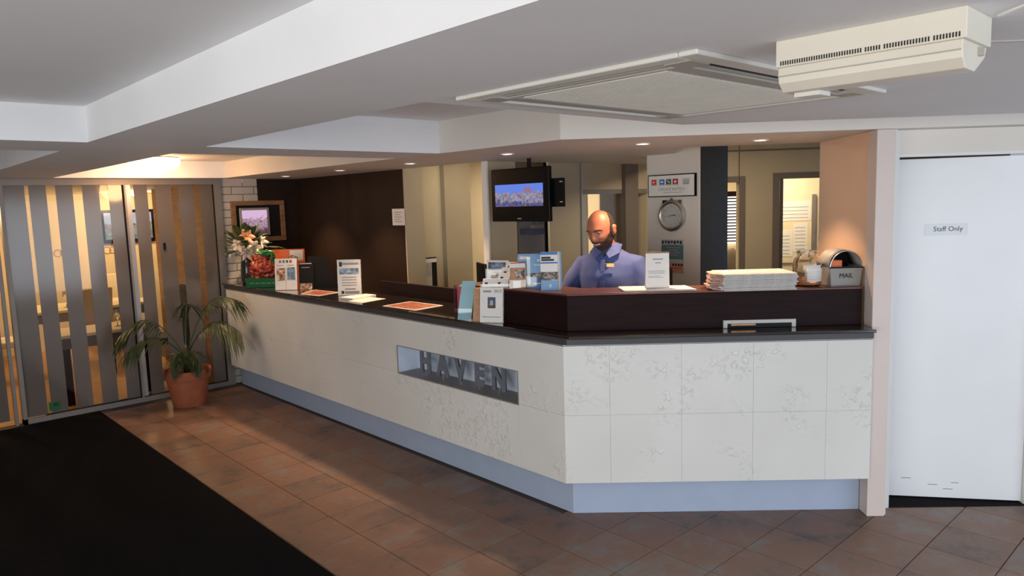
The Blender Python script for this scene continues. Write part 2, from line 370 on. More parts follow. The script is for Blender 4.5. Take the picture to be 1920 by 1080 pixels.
# ================================================================== WALLS
# glazed partition on the far left: lintel and brick return
wl = MB(); wl.box(-3, 3.8, 7.252, 7.4, 2.03, 2.30)
wl.box(-3, -0.6, 7.26, 7.4, 0, 2.03)
o = wl.build('wall_dining', W['ceil']); struct(o, 'plain wall above and beside the glazed dining room doors', 'wall')
wb = MB(); wb.box(2.832, 3.70, 7.262, 7.4, 0, 2.065)
wallb = wb.build('wall_brick', W['mortar']); struct(wallb, 'white painted brick wall turning chocolate brown behind the counter end', 'wall')
bh, bw = 0.0765, 0.23
for r in range(27):
    x = 2.834 - (bw/2 if r % 2 else 0)
    while x < 3.2:
        x0 = max(x+0.004, 2.834); x1 = min(x+bw-0.004, 3.215)
        if x1 - x0 > 0.03:
            zz0 = r*bh+0.004
            MB().box(x0, x1, 7.25-random.random()*0.002, 7.264, zz0, min(zz0+bh-0.008, 2.064)).build('brick', W['brick'], wallb, bevel=0.003)
        x += bw
o = MB().box(3.215, 3.66, 7.25, 7.264, 0, 2.065).build('brown_panel', W['brown'], wallb)
o = MB().box(3.66, 3.78, 5.3, 7.4, 0, 2.065).build('wall_brown', W['brown']); struct(o, 'tall chocolate brown wall behind the counter', 'wall')
# white end and the stepped cream walls right of the brown wall
o = MB().box(3.662, 3.86, 5.285, 5.2995, 0, 2.2).build('wall_end', W['beige']); struct(o, 'pale narrow end of the brown wall', 'wall')
o = MB().box(3.782, 4.16, 5.42, 5.52, 0, 2.26).build('wall_step', W['cream']); struct(o, 'pinkish cream recessed wall strip beside the brown wall', 'wall')
o = MB().box(4.16, 4.47, 5.36, 5.52, 0, 2.26).build('wall_nib', W['beige']); struct(o, 'olive beige wall nib right of the recessed strip', 'wall')
# corridor behind, with door frame
o = MB().box(4.4, 6.5, 6.6, 6.7, 0, 2.26).build('wall_corridor', W['cream']); struct(o, 'cream corridor wall seen past the beige nib', 'wall')
df = MB(); df.box(5.30, 5.36, 6.52, 6.6, 0, 1.93); df.box(4.6, 5.30, 6.52, 6.6, 1.87, 1.93)
o = df.build('door_1', W['pine']); struct(o, 'pale timber door frame in the cream corridor', 'door')
MB().box(4.6, 5.30, 6.56, 6.6, 0, 1.87).build('door_leaf', W['cream'], o)
# glazed partition behind the counter (v = 4.19)
P = empty('office_partition', (3.66, 4.19, 0), 0, 'glazed office partition of beige panels and grey posts behind the man', 'partition')
MB().box(0.0, 0.016, 0, 0.06, 0, 2.2).build('white_edge_post', W['white'], P)
MB().box(0.016, 0.31, 0.01, 0.05, 0, 2.2).build('panel', W['beige'], P)
MB().box(0.66, 1.07, 0.01, 0.05, 0, 2.2).build('panel', W['beige'], P)
MB().box(0.66, 0.672, -0.004, 0.05, 0, 2.2).build('panel_edge', W['cream'], P)
MB().box(1.07, 1.085, -0.005, 0.055, 0, 2.2).build('post', W['rail'], P)
MB().box(1.63, 1.82, -0.04, 0.07, 0, 2.2).build('post', W['dframe'], P)
MB().box(1.085, 1.63, 0.0, 0.05, 1.80, 1.84).build('rail', W['frame'], P)
MB().box(1.085, 2.6, 0.0, 0.05, 1.84, 2.2).build('head_panel', W['beige'], P)
MB().box(1.82, 2.6, 0.0, 0.05, 1.80, 1.84).build('rail', W['frame'], P)
MB().box(1.085, 1.63, 0.02, 0.026, 0, 1.80).build('pane', W['glass'], P)
MB().box(1.82, 2.6, 0.02, 0.026, 0, 1.80).build('pane', W['glass'], P)
MB().box(0.31, 0.66, 0.02, 0.026, 0, 2.2).build('pane', W['glass'], P)
# wall of the room behind the partition
o = MB().box(4.2, 8.6, 5.9, 5.98, 0, 2.26).build('wall_office', W['beige']); struct(o, 'beige wall of the room behind the glazed partition', 'wall')

# metal clad column with the clock
cu, cv = 4.491, 2.862
o = MB().box(cu, cu+0.355, cv, cv+0.46, 0, 2.262).build('column', W['satin'], None, bevel=0.004)
struct(o, 'square satin metal column carrying the clock', 'column')
MB().box(cu+0.002, cu+0.357, cv-0.004, cv, 0, 2.262).build('side_shade', W['shade_steel'], o)  # dark sheet painting the shaded side of the same steel column

# right side: peach return wall, post, lintel and staff door
pw = MB(); pw.prism([dn(1.765,3.85)[:2], dn(1.84,3.85)[:2], dn(1.84,4.64)[:2], dn(1.765,4.64)[:2]], 0, 2.064)
o = pw.build('wall_peach', W['peach']); struct(o, 'peach side wall lit by a downlight beside the counter', 'wall')
po = MB(); po.prism([dn(1.744,3.83)[:2], dn(1.838,3.83)[:2], dn(1.838,3.93)[:2], dn(1.744,3.93)[:2]], 0, 2.064)
o = po.build('wall_post', W['post'], None, bevel=0.004); struct(o, 'narrow cream wall end between counter and staff door', 'wall')
fr = MB(); fr.prism([dn(1.838,3.85)[:2], dn(1.853,3.85)[:2], dn(1.853,3.99)[:2], dn(1.838,3.99)[:2]], 0, 2.064)
fr.prism([dn(1.853,3.935)[:2], dn(1.91,3.935)[:2], dn(1.91,3.99)[:2], dn(1.853,3.99)[:2]], 0, 2.064)
fr.prism([dn(1.91,3.935)[:2], dn(2.70,3.935)[:2], dn(2.70,3.99)[:2], dn(1.91,3.99)[:2]], 1.925, 1.94)
fr.prism([dn(2.655,3.935)[:2], dn(2.70,3.935)[:2], dn(2.70,3.99)[:2], dn(2.655,3.99)[:2]], 0, 1.925)
door2 = fr.build('door_2', W['white']); struct(door2, 'white staff door standing ajar in its white frame', 'door')
MB().prism([dn(1.91,3.94)[:2], dn(2.70,3.94)[:2], dn(2.70,3.99)[:2], dn(1.91,3.99)[:2]], 1.94, 2.064).build('head_panel', W['fascia'], door2)
hinge = dn(2.655, 3.975); dl = empty('door_leaf', hinge, -45-9); dl.parent = door2
MB().box(-0.80, -0.002, 0, 0.038, 0.012, 1.918).build('leaf_panel', W['door'], dl, bevel=0.002)
rw = MB(); rw.prism([dn(2.70,3.935)[:2], dn(5.2,3.935)[:2], dn(5.2,4.05)[:2], dn(2.70,4.05)[:2]], 0, 2.1)
o = rw.build('wall_right', W['white']); struct(o, 'white wall right of the staff door', 'wall')
# room behind the staff door
bk = MB(); bk.prism([dn(1.84,4.62)[:2], dn(1.88,4.62)[:2], dn(2.30,5.4)[:2], dn(2.26,5.4)[:2]], 0, 2.2)
bk.prism([dn(2.26,5.4)[:2], dn(3.4,5.4)[:2], dn(3.4,5.5)[:2], dn(2.26,5.5)[:2]], 0, 2.2)
o = bk.build('wall_staff', W['beige']); struct(o, 'plain wall of the staff passage behind the door', 'wall')

# back office wall with two door openings (n = 7)
BW = empty('wall_back_office', dn(1.2, 7.0), -45); struct(BW, 'beige back office wall with two dark framed doorways', 'wall')
def bwall(x0, x1, z0, z1, m, name, y0=0.0, y1=0.12): return MB().box(x0-1.2, x1-1.2, y0, y1, z0, z1).build(name, m, BW)
bwall(0.6, 1.42, 0, 2.262, W['beige'], 'wall_piece'); bwall(1.42, 1.91, 1.89, 2.262, W['beige'], 'wall_piece')
bwall(1.92, 2.285, 0, 2.262, W['beige'], 'wall_piece'); bwall(2.285, 3.1, 1.90, 2.262, W['beige'], 'wall_piece'); bwall(3.1, 3.7, 0, 2.262, W['beige'], 'wall_piece')
bwall(1.915, 1.965, 0, 1.93, W['dframe'], 'door_frame', -0.02, 0.02); bwall(1.42, 1.91, 1.875, 1.93, W['dframe'], 'door_frame', -0.02, 0.14); bwall(1.42, 1.46, 0, 1.875, W['dframe'], 'door_frame', -0.02, 0.14)
bwall(2.23, 2.285, 0, 1.95, W['dframe'], 'door_frame', -0.02, 0.14); bwall(2.285, 3.1, 1.895, 1.95, W['dframe'], 'door_frame', -0.02, 0.14); bwall(3.06, 3.1, 0, 1.895, W['dframe'], 'door_frame', -0.02, 0.14)
bwall(2.285, 2.30, 0, 1.895, W['rail'], 'door_stop', 0.03, 0.10); bwall(2.315, 2.345, 0, 1.895, W['frame'], 'door_edge', 0.05, 0.12)
bwall(0.6, 3.7, 2.16, 2.175, W['dframe'], 'cornice', -0.012, 0.0)
# rooms beyond those doorways
bwall(0.6, 2.5, 0, 2.262, W['cream'], 'far_wall', 1.6, 1.68); bwall(2.5, 4.2, 0, 2.262, W['cream'], 'far_wall', 1.3, 1.38)
MB().prism([(0.9,0.12),(0.95,0.12),(1.32,1.6),(1.27,1.6)], 0, 2.262).build('far_divider', W['cream'], BW)
# ends of the lobby behind the viewer: low sill, mullions and head of the glazed shopfront
sf = MB(); sf.box(-3.2, 6.2, -3.2, -3.1, 0, 0.2); sf.box(-3.2, 6.2, -3.2, -3.1, 2.1, 2.3)
for x in (-3.15, -1.5, 0.1, 1.7, 3.3, 4.85): sf.box(x-0.03, x+0.03, -3.2, -3.1, 0.2, 2.1)
o = sf.build('wall_shopfront', W['frame']); struct(o, 'grey framed glazed shopfront behind the viewer', 'wall')
sf = MB(); sf.box(-3.2, -3.1, -3.1, 7.4, 0, 0.2); sf.box(-3.2, -3.1, -3.1, 7.4, 2.1, 2.3); sf.box(-3.2, -3.1, 3.2, 7.4, 0.2, 2.1)
for y in (-1.5, 0.1, 1.7): sf.box(-3.2, -3.1, y-0.03, y+0.03, 0.2, 2.1)
o = sf.build('wall_left', W['frame']); struct(o, 'left lobby wall with a glazed front part', 'wall')
# outer closing walls of office and dining rooms
oc = MB(); oc.box(-3.1, -3.0, 7.4, 11.2, 0, 2.3)
o = oc.build('wall_dining_left', W['cream']); struct(o, 'cream side wall of the dining room', 'wall')
o = MB().box(-3, 4.4, 11.0, 11.1, 0, 2.3).build('wall_dining_back', W['cream']); struct(o, 'warm cream back wall of the dining room', 'wall')
o = MB().box(2.76, 2.84, 7.4, 9.1, 0, 2.3).build('wall_dining_right', W['pine']); struct(o, 'orange brown timber wall just inside the glazed doors', 'wall')
o = MB().box(4.3, 4.4, 7.4, 11.0, 0, 2.3).build('wall_dining_far', W['cream']); struct(o, 'cream end wall of the dining room', 'wall')
o = MB().box(-3, 4.4, 7.41, 11.0, 2.03, 2.06).build('ceiling_dining', W['ceil']); struct(o, 'plain white ceiling of the dining room', 'ceiling')

# ================================================================== GLAZED DINING ROOM PARTITION
G = empty('glazed_partition', (1.0, 7.25, 0), 0, 'grey framed glass doors with frosted vertical stripes before the dining room', 'partition')
def gbox(n_, m_, x0, x1, z0, z1, y0=-0.02, y1=0.04, **k): return MB().box(x0-1.0, x1-1.0, y0, y1, z0, z1).build(n_, m_, G, **k)
gbox('head_rail', W['frame'], -0.6, 2.835, 2.013, 2.064, -0.03, 0.05)
gbox('sill_rail', W['frame'], 1.02, 2.835, 0.0, 0.045, -0.03, 0.05)
gbox('post', W['frame'], 2.765, 2.832, 0.045, 2.013, -0.03, 0.05)
gbox('post', W['frame'], 1.958, 1.975, 0.045, 2.013, -0.03, 0.03); gbox('post', W['rail'], 1.977, 2.018, 0.045, 2.013, -0.01, 0.05)
gbox('bead', W['blackm'], 2.757, 2.765, 0.045, 2.013, -0.012, 0.02)
gbox('bead', W['blackm'], 1.95, 1.958, 0.045, 2.013, -0.012, 0.02)
gbox('bead', W['blackm'], 1.19, 2.757, 0.045, 0.052, -0.012, 0.02)
gbox('leaf_stile', W['frame'], 1.02, 1.05, 0.0, 2.013, -0.03, 0.05)
gbox('leaf_stile', W['frame'], 0.965, 0.99, 0.0, 2.013, -0.01, 0.05)
gbox('pane', W['glass'], 1.05, 1.95, 0.05, 2.013, 0.004, 0.010); gbox('pane', W['glass'], 2.018, 2.757, 0.05, 2.013, 0.004, 0.010)
gbox('pane', W['glass'], -0.6, 0.965, 0.05, 2.013, 0.004, 0.010)
stripes = [(1.05,1.205),(1.234,1.36),(1.43,1.558),(1.632,1.762),(1.839,1.95),(2.047,2.163),(2.233,2.375),(2.438,2.576),(2.636,2.757)]
for a, b in stripes: gbox('frosted_stripe', W['frost'], a, b, 0.052, 2.013, 0.0005, 0.0035)
for a in (0.0, 0.2, 0.4, 0.6, 0.8): gbox('frosted_stripe', W['frost'], a, a+0.13, 0.052, 2.013, 0.0005, 0.0035)
gbox('door_lock', W['blackm'], 2.262, 2.280, 1.405, 1.47, -0.02, 0.0)
gl = gbox('exit_sticker', W['green'], 1.215, 1.305, 0.075, 0.15, -0.003, 0.0)
gl['label'] = 'small green running figure sticker'
MB().box(0.25, 0.285, -0.006, -0.003, 0.11, 0.135).build('figure_mark', W['ink'], G)

# ================================================================== RECEPTION COUNTER
def text_mesh(body, size, ext=0.001, align='CENTER', bold=0.0):
    cu_ = bpy.data.curves.new('txt', 'FONT'); cu_.body = body; cu_.size = size; cu_.extrude = ext; cu_.align_x = align; cu_.align_y = 'BOTTOM_BASELINE'; cu_.resolution_u = 3; cu_.offset = bold
    ob = bpy.data.objects.new('txt', cu_); COL.objects.link(ob)
    dg = bpy.context.evaluated_depsgraph_get()
    me = bpy.data.meshes.new_from_object(ob.evaluated_get(dg)); bpy.data.objects.remove(ob)
    me.transform(Matrix.Rotation(PI/2, 4, 'X')); return me
def text_part(name, body, size, loc, m, parent, ext=0.0006, sx=1.0, align='CENTER'):
    me = text_mesh(body, size, ext, align); me.transform(Matrix.Diagonal((sx,1,1,1))); me.materials.clear(); me.materials.append(m)
    ob = bpy.data.objects.new(name, me); COL.objects.link(ob); ob.parent = parent; ob.location = loc; return ob

CN = empty('reception_counter', (2.9, 2.66, 0), 0, 'reception counter clad in off white stone with dark upper shelf and HAVEN niche', 'counter')
def off(u, n): return (u, n/S2-u)
D1 = 1.742
def strip_poly(u, n, ui, ni, vend=7.2, d=D1, di=None):
    di = d if di is None else di
    return [(u, vend), off(u, n), dn(d, n)[:2], dn(di, ni)[:2], off(ui, ni), (ui, vend)]
MB().prism(strip_poly(2.892, 3.928, 3.2, 4.15), 0, 0.222).build('kickboard', W['kick'], CN, True)
c = MB(); c.prism(strip_poly(2.792, 3.821, 3.25, 4.2), 0.222, 0.596); c.prism(strip_poly(2.792, 3.821, 3.25, 4.2), 0.792, 0.982)
notch = [(2.792,7.2),(2.792,4.186),(2.96,4.186),(2.96,2.96),(2.792,2.96),off(2.792,3.821),dn(D1,3.821)[:2],dn(D1,4.2)[:2],off(3.25,4.2),(3.25,7.2)]
c.prism(notch, 0.596, 0.792); c.build('carcass', W['ledge_edge'], CN, True)
# stone panels, long side
vj = [2.609, 2.965, 3.37, 3.775, 4.18]
while vj[-1] < 6.7: vj.append(vj[-1]+0.405)
vj.append(7.15)
for a, b in zip(vj[:-1], vj[1:]):
    z1 = 0.790 if 2.96 < a < 4.1 else 0.6011
    for (z0, zz) in ((0.222, 0.6003 if not (2.96 < a < 4.1) else 0.5965), (z1, 0.980)):
        du = random.random()*0.0006
        MB().box(2.777-du, 2.792, a+0.0004, b-0.0004, z0, zz).build('stone_panel', W['stone'], CN, True, bevel=0.0005)
dj = [0.1195, 0.364, 0.745, 1.123, 1.507, 1.742]
for a, b in zip(dj[:-1], dj[1:]):
    for (z0, zz) in ((0.222, 0.6003), (0.6011, 0.980)):
        du = random.random()*0.0006
        MB().prism([dn(a+0.0004+0.0,3.808-du)[:2], dn(b-0.0004,3.808-du)[:2], dn(b-0.0004,3.821)[:2], dn(a+0.0004+0.0,3.821)[:2]], z0, zz).build('stone_panel', W['stone'], CN, True, bevel=0.0005)
# niche lining
nl = MB(); nl.box(2.78, 2.958, 2.967, 4.178, 0.7875, 0.7905)
nl.box(2.78, 2.958, 2.967, 2.970, 0.6005, 0.7875); nl.box(2.78, 2.958, 4.175, 4.178, 0.6005, 0.7875); nl.box(2.950, 2.958, 2.970, 4.175, 0.6005, 0.7875)
MB().box(2.78, 2.958, 2.967, 4.178, 0.5975, 0.6005).build('niche_floor', W['frame'], CN, True)
nl.build('niche_lining', W['nichemetal'], CN, True)
nt_ = MB(); 
nt_.box(2.773, 2.781, 2.962, 4.183, 0.593, 0.598); nt_.box(2.773, 2.781, 2.962, 4.183, 0.789, 0.794); nt_.box(2.773, 2.781, 2.962, 2.967, 0.598, 0.789); nt_.box(2.773, 2.781, 4.178, 4.183, 0.598, 0.789)
nt_.build('niche_trim', W['rail'], CN, True)
# letters H A V E N standing in the niche
LT = [('H', 3.95), ('A', 3.76), ('V', 3.575), ('E', 3.39), ('N', 3.205)]
for ch, vc in LT:
    me = text_mesh(ch, 0.208, 0.006, bold=0.011); me.transform(Matrix.Diagonal((0.80,1,1,1)))
    me.materials.clear(); me.materials.append(W['letter'])
    ob = bpy.data.objects.new('letter', me); COL.objects.link(ob); ob.parent = CN
    ob.rotation_euler = (0, 0, -PI/2); ob.location = (2.845-2.9, vc-2.66, 0.632); ob['label'] = 'dark steel letter %s' % ch
    MB().tube([(2.845, vc, 0.6), (2.845, vc, 0.634)], 0.004).build('letter_pin', W['steel'], CN, True)
# rail, edge band, ledge
MB().prism(strip_poly(2.779, 3.811, 3.25, 4.2), 0.982, 0.987).build('top_rail', W['rail'], CN, True)
MB().prism(strip_poly(2.785, 3.80, 3.25, 4.2), 0.987, 1.025).build('ledge_edge', W['ledge_edge'], CN, True)
MB().prism(strip_poly(2.762, 3.755, 3.25, 4.2, d=1.735), 1.025, 1.042).build('ledge', W['ledge'], CN, True, bevel=0.004)
MB().prism([(2.868,3.56), off(2.868,3.905), dn(1.722,3.905)[:2], dn(1.722,4.17)[:2], off(3.13,4.17), (3.13,3.56)], 1.042, 1.236).build('upper_shelf', W['darkwood'], CN, True, bevel=0.003)
MB().prism([(2.868,3.56), off(2.868,3.905), dn(1.722,3.905)[:2], dn(1.722,4.17)[:2], off(3.13,4.17), (3.13,3.56)], 1.236, 1.247).build('shelf_top', W['redwood'], CN, True, bevel=0.003)
MB().box(3.215, 3.25, 3.56, 5.06, 1.042, 1.147).build('screen_panel', W['darkwood'], CN, True)
MB().box(3.25, 3.75, 2.95, 5.06, 0.72, 0.75).build('desk_top', W['darkwood'], CN, True)
MB().prism([dn(0.4,4.2)[:2], dn(1.72,4.2)[:2], dn(1.72,4.31)[:2], dn(0.4,4.31)[:2]], 0.90, 0.93).build('desk_top', W['darkwood'], CN, True)
# white slot frame on the riser
SL = empty('slot_frame', dn(1.177, 3.899, 1.044), -45); SL.parent = CN; SL.location = Vector(dn(1.177,3.899,1.044)) - Vector(CN.location)
s_ = MB(); s_.box(-0.192,0.192,-0.012,0.004,0.024,0.042); s_.box(-0.192,-0.171,-0.012,0.004,0,0.024); s_.box(0.171,0.192,-0.012,0.004,0,0.024)
s_.build('frame', W['lgrey'], SL); MB().box(-0.17,0.17,-0.004,0.003,0,0.024).build('slot', W['black'], SL)
MB().box(-0.15,-0.02,-0.010,-0.004,0.012,0.022).build('card', W['tan'], SL)

# ================================================================== CEILING FITTINGS
def downlight(x, y, label, power=62):
    t = empty('downlight', (x, y, ZA), 0, label, 'downlight', 'downlights in the counter soffit')
    r = MB(); r.rings([[(q*math.cos(2*PI*i/24), q*math.sin(2*PI*i/24), z) for i in range(24)] for q, z in ((0.036,0.0),(0.047,0.0),(0.047,-0.004),(0.036,-0.006),(0.034,-0.001))], cap=False); r.build('trim_ring', W['white'], t, smooth=True)
    MB().lathe([(0.001,-0.0015),(0.034,-0.0015),(0.034,-0.0005),(0.001,-0.0005)], seg=20).build('lens', W['downl'], t)
    l = bpy.data.lights.new('downlight_beam', 'SPOT'); l.energy = power; l.color = (1.0,0.62,0.36); l.spot_size = math.radians(95); l.spot_blend = 0.6; l.shadow_soft_size = 0.025
    lo = bpy.data.objects.new('downlight_beam', l); COL.objects.link(lo); lo.parent = t; lo.location = (0,0,-0.012)
for (x, y, s) in ((3.214,6.588,'glowing recessed downlight nearest the brick wall'),(3.19,5.536,'glowing recessed downlight second from the brick wall'),(3.218,4.55,'glowing recessed downlight third from the brick wall'),
               (3.246,3.505,'glowing recessed downlight just left of the hanging television'),(3.466,2.591,'glowing recessed downlight above the newspapers'),(3.953,2.122,'glowing recessed downlight nearest the peach wall')):
    downlight(x, y, s)
# oyster lamp in the far coffer
t = empty('ceiling_lamp', (2.05, 6.62, ZB), 0, 'glowing warm oyster lamp in the coffer before the glass doors', 'lamp')
MB().lathe([(0.19,0.0),(0.2,-0.008),(0.19,-0.014),(0.001,-0.014)], seg=32).build('base', W['white'], t, smooth=True)
MB().lathe([(0.20,-0.012),(0.205,-0.04),(0.19,-0.075),(0.13,-0.10),(0.001,-0.108)], seg=32).build('shade', W['warmlamp'], t, smooth=True)
l = bpy.data.lights.new('ceiling_lamp_glow', 'POINT'); l.energy = 15; l.color = (1.0,0.50,0.22); l.shadow_soft_size = 0.12
lo = bpy.data.objects.new('ceiling_lamp_glow', l); COL.objects.link(lo); lo.parent = t; lo.location = (0,0,-0.22)

# air conditioning cassette
AC = empty('air_conditioner', (1.915, 1.3025, ZA), 0, 'square ceiling cassette air conditioner with pale mesh grille', 'air conditioner')
ax, ay = 0.53, 0.4125
b_ = MB(); zc0, zc1 = -0.012, 0.0
gx, gy = 0.405, 0.25
def ring_frame(mb, x0, y0, x1, y1, za, zb):
    mb.box(-x0, x0, -y0, -y1, za, zb); mb.box(-x0, x0, y1, y0, za, zb); mb.box(-x0, -x1, -y1, y1, za, zb); mb.box(x1, x0, -y1, y1, za, zb)
ring_frame(b_, ax, ay, ax-0.05, ay-0.05, -0.012, 0.0); b_.build('outer_frame', W['acwhite'], AC, bevel=0.004)
b_ = MB(); ring_frame(b_, ax-0.05, ay-0.05, ax-0.11, ay-0.11, -0.004, 0.0); b_.build('slot_back', W['acdark'], AC)
b_ = MB(); ring_frame(b_, ax-0.10, ay-0.10, gx+0.012, gy+0.012, -0.013, -0.002); b_.build('inner_frame', W['acgrey'], AC, bevel=0.003)
for sx_ in (-1, 1):
    MB().box(sx_*(ax-0.094)-0.008, sx_*(ax-0.094)+0.008, -ay+0.12, ay-0.12, -0.009, -0.002).build('vane', W['acgrey'], AC)
    MB().box(-ax+0.13, ax-0.13, sx_*(ay-0.094)-0.008, sx_*(ay-0.094)+0.008, -0.009, -0.002).build('vane', W['acgrey'], AC)
    for sy_ in (-1, 1):
        MB().box(sx_*(ax-0.05), sx_*(ax-0.13), sy_*(ay-0.05), sy_*(ay-0.12), -0.0135, 0).build('corner_plate', W['acgrey'], AC)
b_ = MB(); b_.box(-gx, gx, -gy, gy, -0.010, -0.004); b_.build('grille_back', W['acwhite'], AC)
g_ = MB()
k = -gx
while k < gx:
    g_.box(k, k+0.008, -gy, gy, -0.014, -0.009); k += 0.0165
gg = g_.build('grille_bars', W['acwhite'], AC); gg['kind'] = 'stuff'
# boxy slotted unit under the ceiling
HT = empty('ceiling_vent_unit', (1.54, 0.585, ZA), 0, 'boxy cream ceiling unit with a row of vent slots', 'vent unit')
pr = [(-0.07,0.0),(0.078,0.0),(0.078,-0.054),(0.064,-0.074),(0.006,-0.104),(-0.05,-0.103),(-0.07,-0.088),(-0.072,-0.07),(-0.072,-0.056)]
up = [(-0.07,0.0),(0.078,0.0),(0.078,-0.054),(-0.07,-0.054)]
lowp = [(-0.066,-0.054),(0.076,-0.054),(0.066,-0.074),(0.008,-0.104),(-0.046,-0.103),(-0.064,-0.086),(-0.068,-0.07)]
MB().prism_y(up, -0.178, 0.172).build('housing', W['acbeige'], HT, bevel=0.002)
MB().prism_y(lowp, -0.172, 0.168).build('lower_cover', W['acbeige'], HT, bevel=0.002)
MB().prism_y([(-0.0705,-0.0715),(-0.066,-0.0715),(-0.066,-0.0735),(-0.0705,-0.0735)], -0.17, 0.166).build('seam', W['acgrey'], HT)
y = 0.160; kk = 0
slot_me = MB().box(-0.0008, 0.0012, -0.0012, 0.0012, -0.0042, 0.0042).mesh('vent_slot', W['acdark'])
while y > -0.172:
    obj_from(slot_me, 'vent_slot', HT, (-0.0702, y, -0.0465)); y -= 0.0050; kk += 1
    if kk in (33, 39, 55): y -= 0.004
MB().box(-0.02, 0.03, 0.10, 0.155, -0.112, -0.103).build('sensor_window', W['acwhite'], HT)
MB().box(0.02, 0.03, -0.18, -0.171, -0.075, -0.06).build('switch', W['acgrey'], HT)
# plaster joint strips on the ceiling at far right
MB().prism([(1.60,0.395),(1.606,0.389),(1.30,0.083),(1.294,0.089)], ZA-0.004, ZA).build('joint_strip', W['white'], ceil)
MB().prism([dn(0.97,1.652)[:2],dn(1.9,1.652)[:2],dn(1.9,1.660)[:2],dn(0.97,1.660)[:2]], ZA-0.003, ZA).build('joint_strip', W['acgrey'], ceil)

# ================================================================== HANGING TELEVISION
def screen_mat(name, sky, mid, gnd, z0, z1, strength=1.0, scale=18):
    """a lit screen: sky band on top, speckled buildings, ground"""
    m = bpy.data.materials.new(name); m.use_nodes = True; nt = m.node_tree; b = nt.nodes['Principled BSDF']; b.inputs['Roughness'].default_value = 0.15
    tc = nt.nodes.new('ShaderNodeTexCoord'); sp = nt.nodes.new('ShaderNodeSeparateXYZ'); nt.links.new(tc.outputs['Object'], sp.inputs[0])
    mr = nt.nodes.new('ShaderNodeMapRange'); mr.inputs[1].default_value = z0; mr.inputs[2].default_value = z1; nt.links.new(sp.outputs[2], mr.inputs[0])
    n = nt.nodes.new('ShaderNodeTexNoise'); n.inputs['Scale'].default_value = scale; n.inputs['Detail'].default_value = 6; nt.links.new(tc.outputs['Object'], n.inputs['Vector'])
    n2 = nt.nodes.new('ShaderNodeTexVoronoi'); n2.inputs['Scale'].default_value = scale*3.2; nt.links.new(tc.outputs['Object'], n2.inputs['Vector'])
    ad = nt.nodes.new('ShaderNodeMath'); ad.operation = 'MULTIPLY_ADD'; ad.inputs[1].default_value = 0.55; nt.links.new(n.outputs['Fac'], ad.inputs[0]); nt.links.new(mr.outputs[0], ad.inputs[2])
    cr = nt.nodes.new('ShaderNodeValToRGB'); el = cr.color_ramp.elements; cr.color_ramp.interpolation = 'EASE'
    for _ in range(2): el.new(0.5)
    for e, (p, c) in zip(el, [(0.42, gnd), (0.55, mid), (0.86, mid), (0.92, sky)]): e.position = p; e.color = (*c, 1)
    nt.links.new(ad.outputs[0], cr.inputs[0])
    mk = nt.nodes.new('ShaderNodeMapRange'); mk.inputs[1].default_value = 0.9; mk.inputs[2].default_value = 0.86; nt.links.new(ad.outputs[0], mk.inputs[0])
    hs = nt.nodes.new('ShaderNodeHueSaturation')
    vx = nt.nodes.new('ShaderNodeMixRGB'); vx.blend_type = 'SOFT_LIGHT'; nt.links.new(mk.outputs[0], vx.inputs[0]); nt.links.new(cr.outputs[0], vx.inputs[1]); nt.links.new(hs.outputs[0], vx.inputs[2])
    hs.inputs['Saturation'].default_value = 0.55; nt.links.new(n2.outputs['Color'], hs.inputs['Color'])
    b.inputs['Base Color'].default_value = (0.01,0.01,0.01,1)
    nt.links.new(vx.outputs[0], b.inputs['Emission Color']); b.inputs['Emission Strength'].default_value = strength
    return m
TV = empty('hanging_television', (3.65, 3.83, 1.61), -90, 'black flat screen television hanging from the ceiling, picture on screen', 'television')
tw = 0.30
MB().box(-tw, tw, 0, 0.035, 0.0, 0.385).build('casing', W['black'], TV, bevel=0.006)
MB().box(-tw+0.03, tw-0.03, -0.0015, 0.0, 0.045, 0.36).build('bezel', W['black'], TV)
MB().box(-tw+0.045, tw-0.055, -0.0025, -0.0015, 0.11, 0.27).build('screen', screen_mat('television picture', (0.12,0.22,0.75), (0.22,0.20,0.30), (0.07,0.07,0.18), 0.11, 0.27, 1.0, 20), TV)
MB().box(0.06, 0.13, -0.0032, -0.0025, 0.205, 0.245).build('picture_building', mat('screen red', (0.02,0.01,0.02), 0.3, var=0.3, emit=(0.35,0.18,0.28), estr=0.8), TV)
MB().box(-0.02, 0.02, -0.0032, -0.0005, 0.018, 0.026).build('logo', W['greyink'], TV)
MB().box(-0.2, 0.2, 0.035, 0.075, 0.08, 0.31).build('back_bulge', W['black'], TV, bevel=0.01)
MB().box(0.24, 0.37, 0.075, 0.09, 0.10, 0.30).build('mount_plate', W['blackm'], TV)
for zz in (0.13, 0.27):
    MB().box(0.335, 0.36, 0.072, 0.075, zz, zz+0.008).build('mount_slot', W['lgrey'], TV)
MB().box(-0.05, 0.05, 0.09, 0.13, 0.15, 0.27).build('mount_arm', W['blackm'], TV)
MB().tube([(0.0, 0.11, 0.2), (0.0, 0.11, 0.455)], 0.016, 12).build('ceiling_pole', W['blackm'], TV)

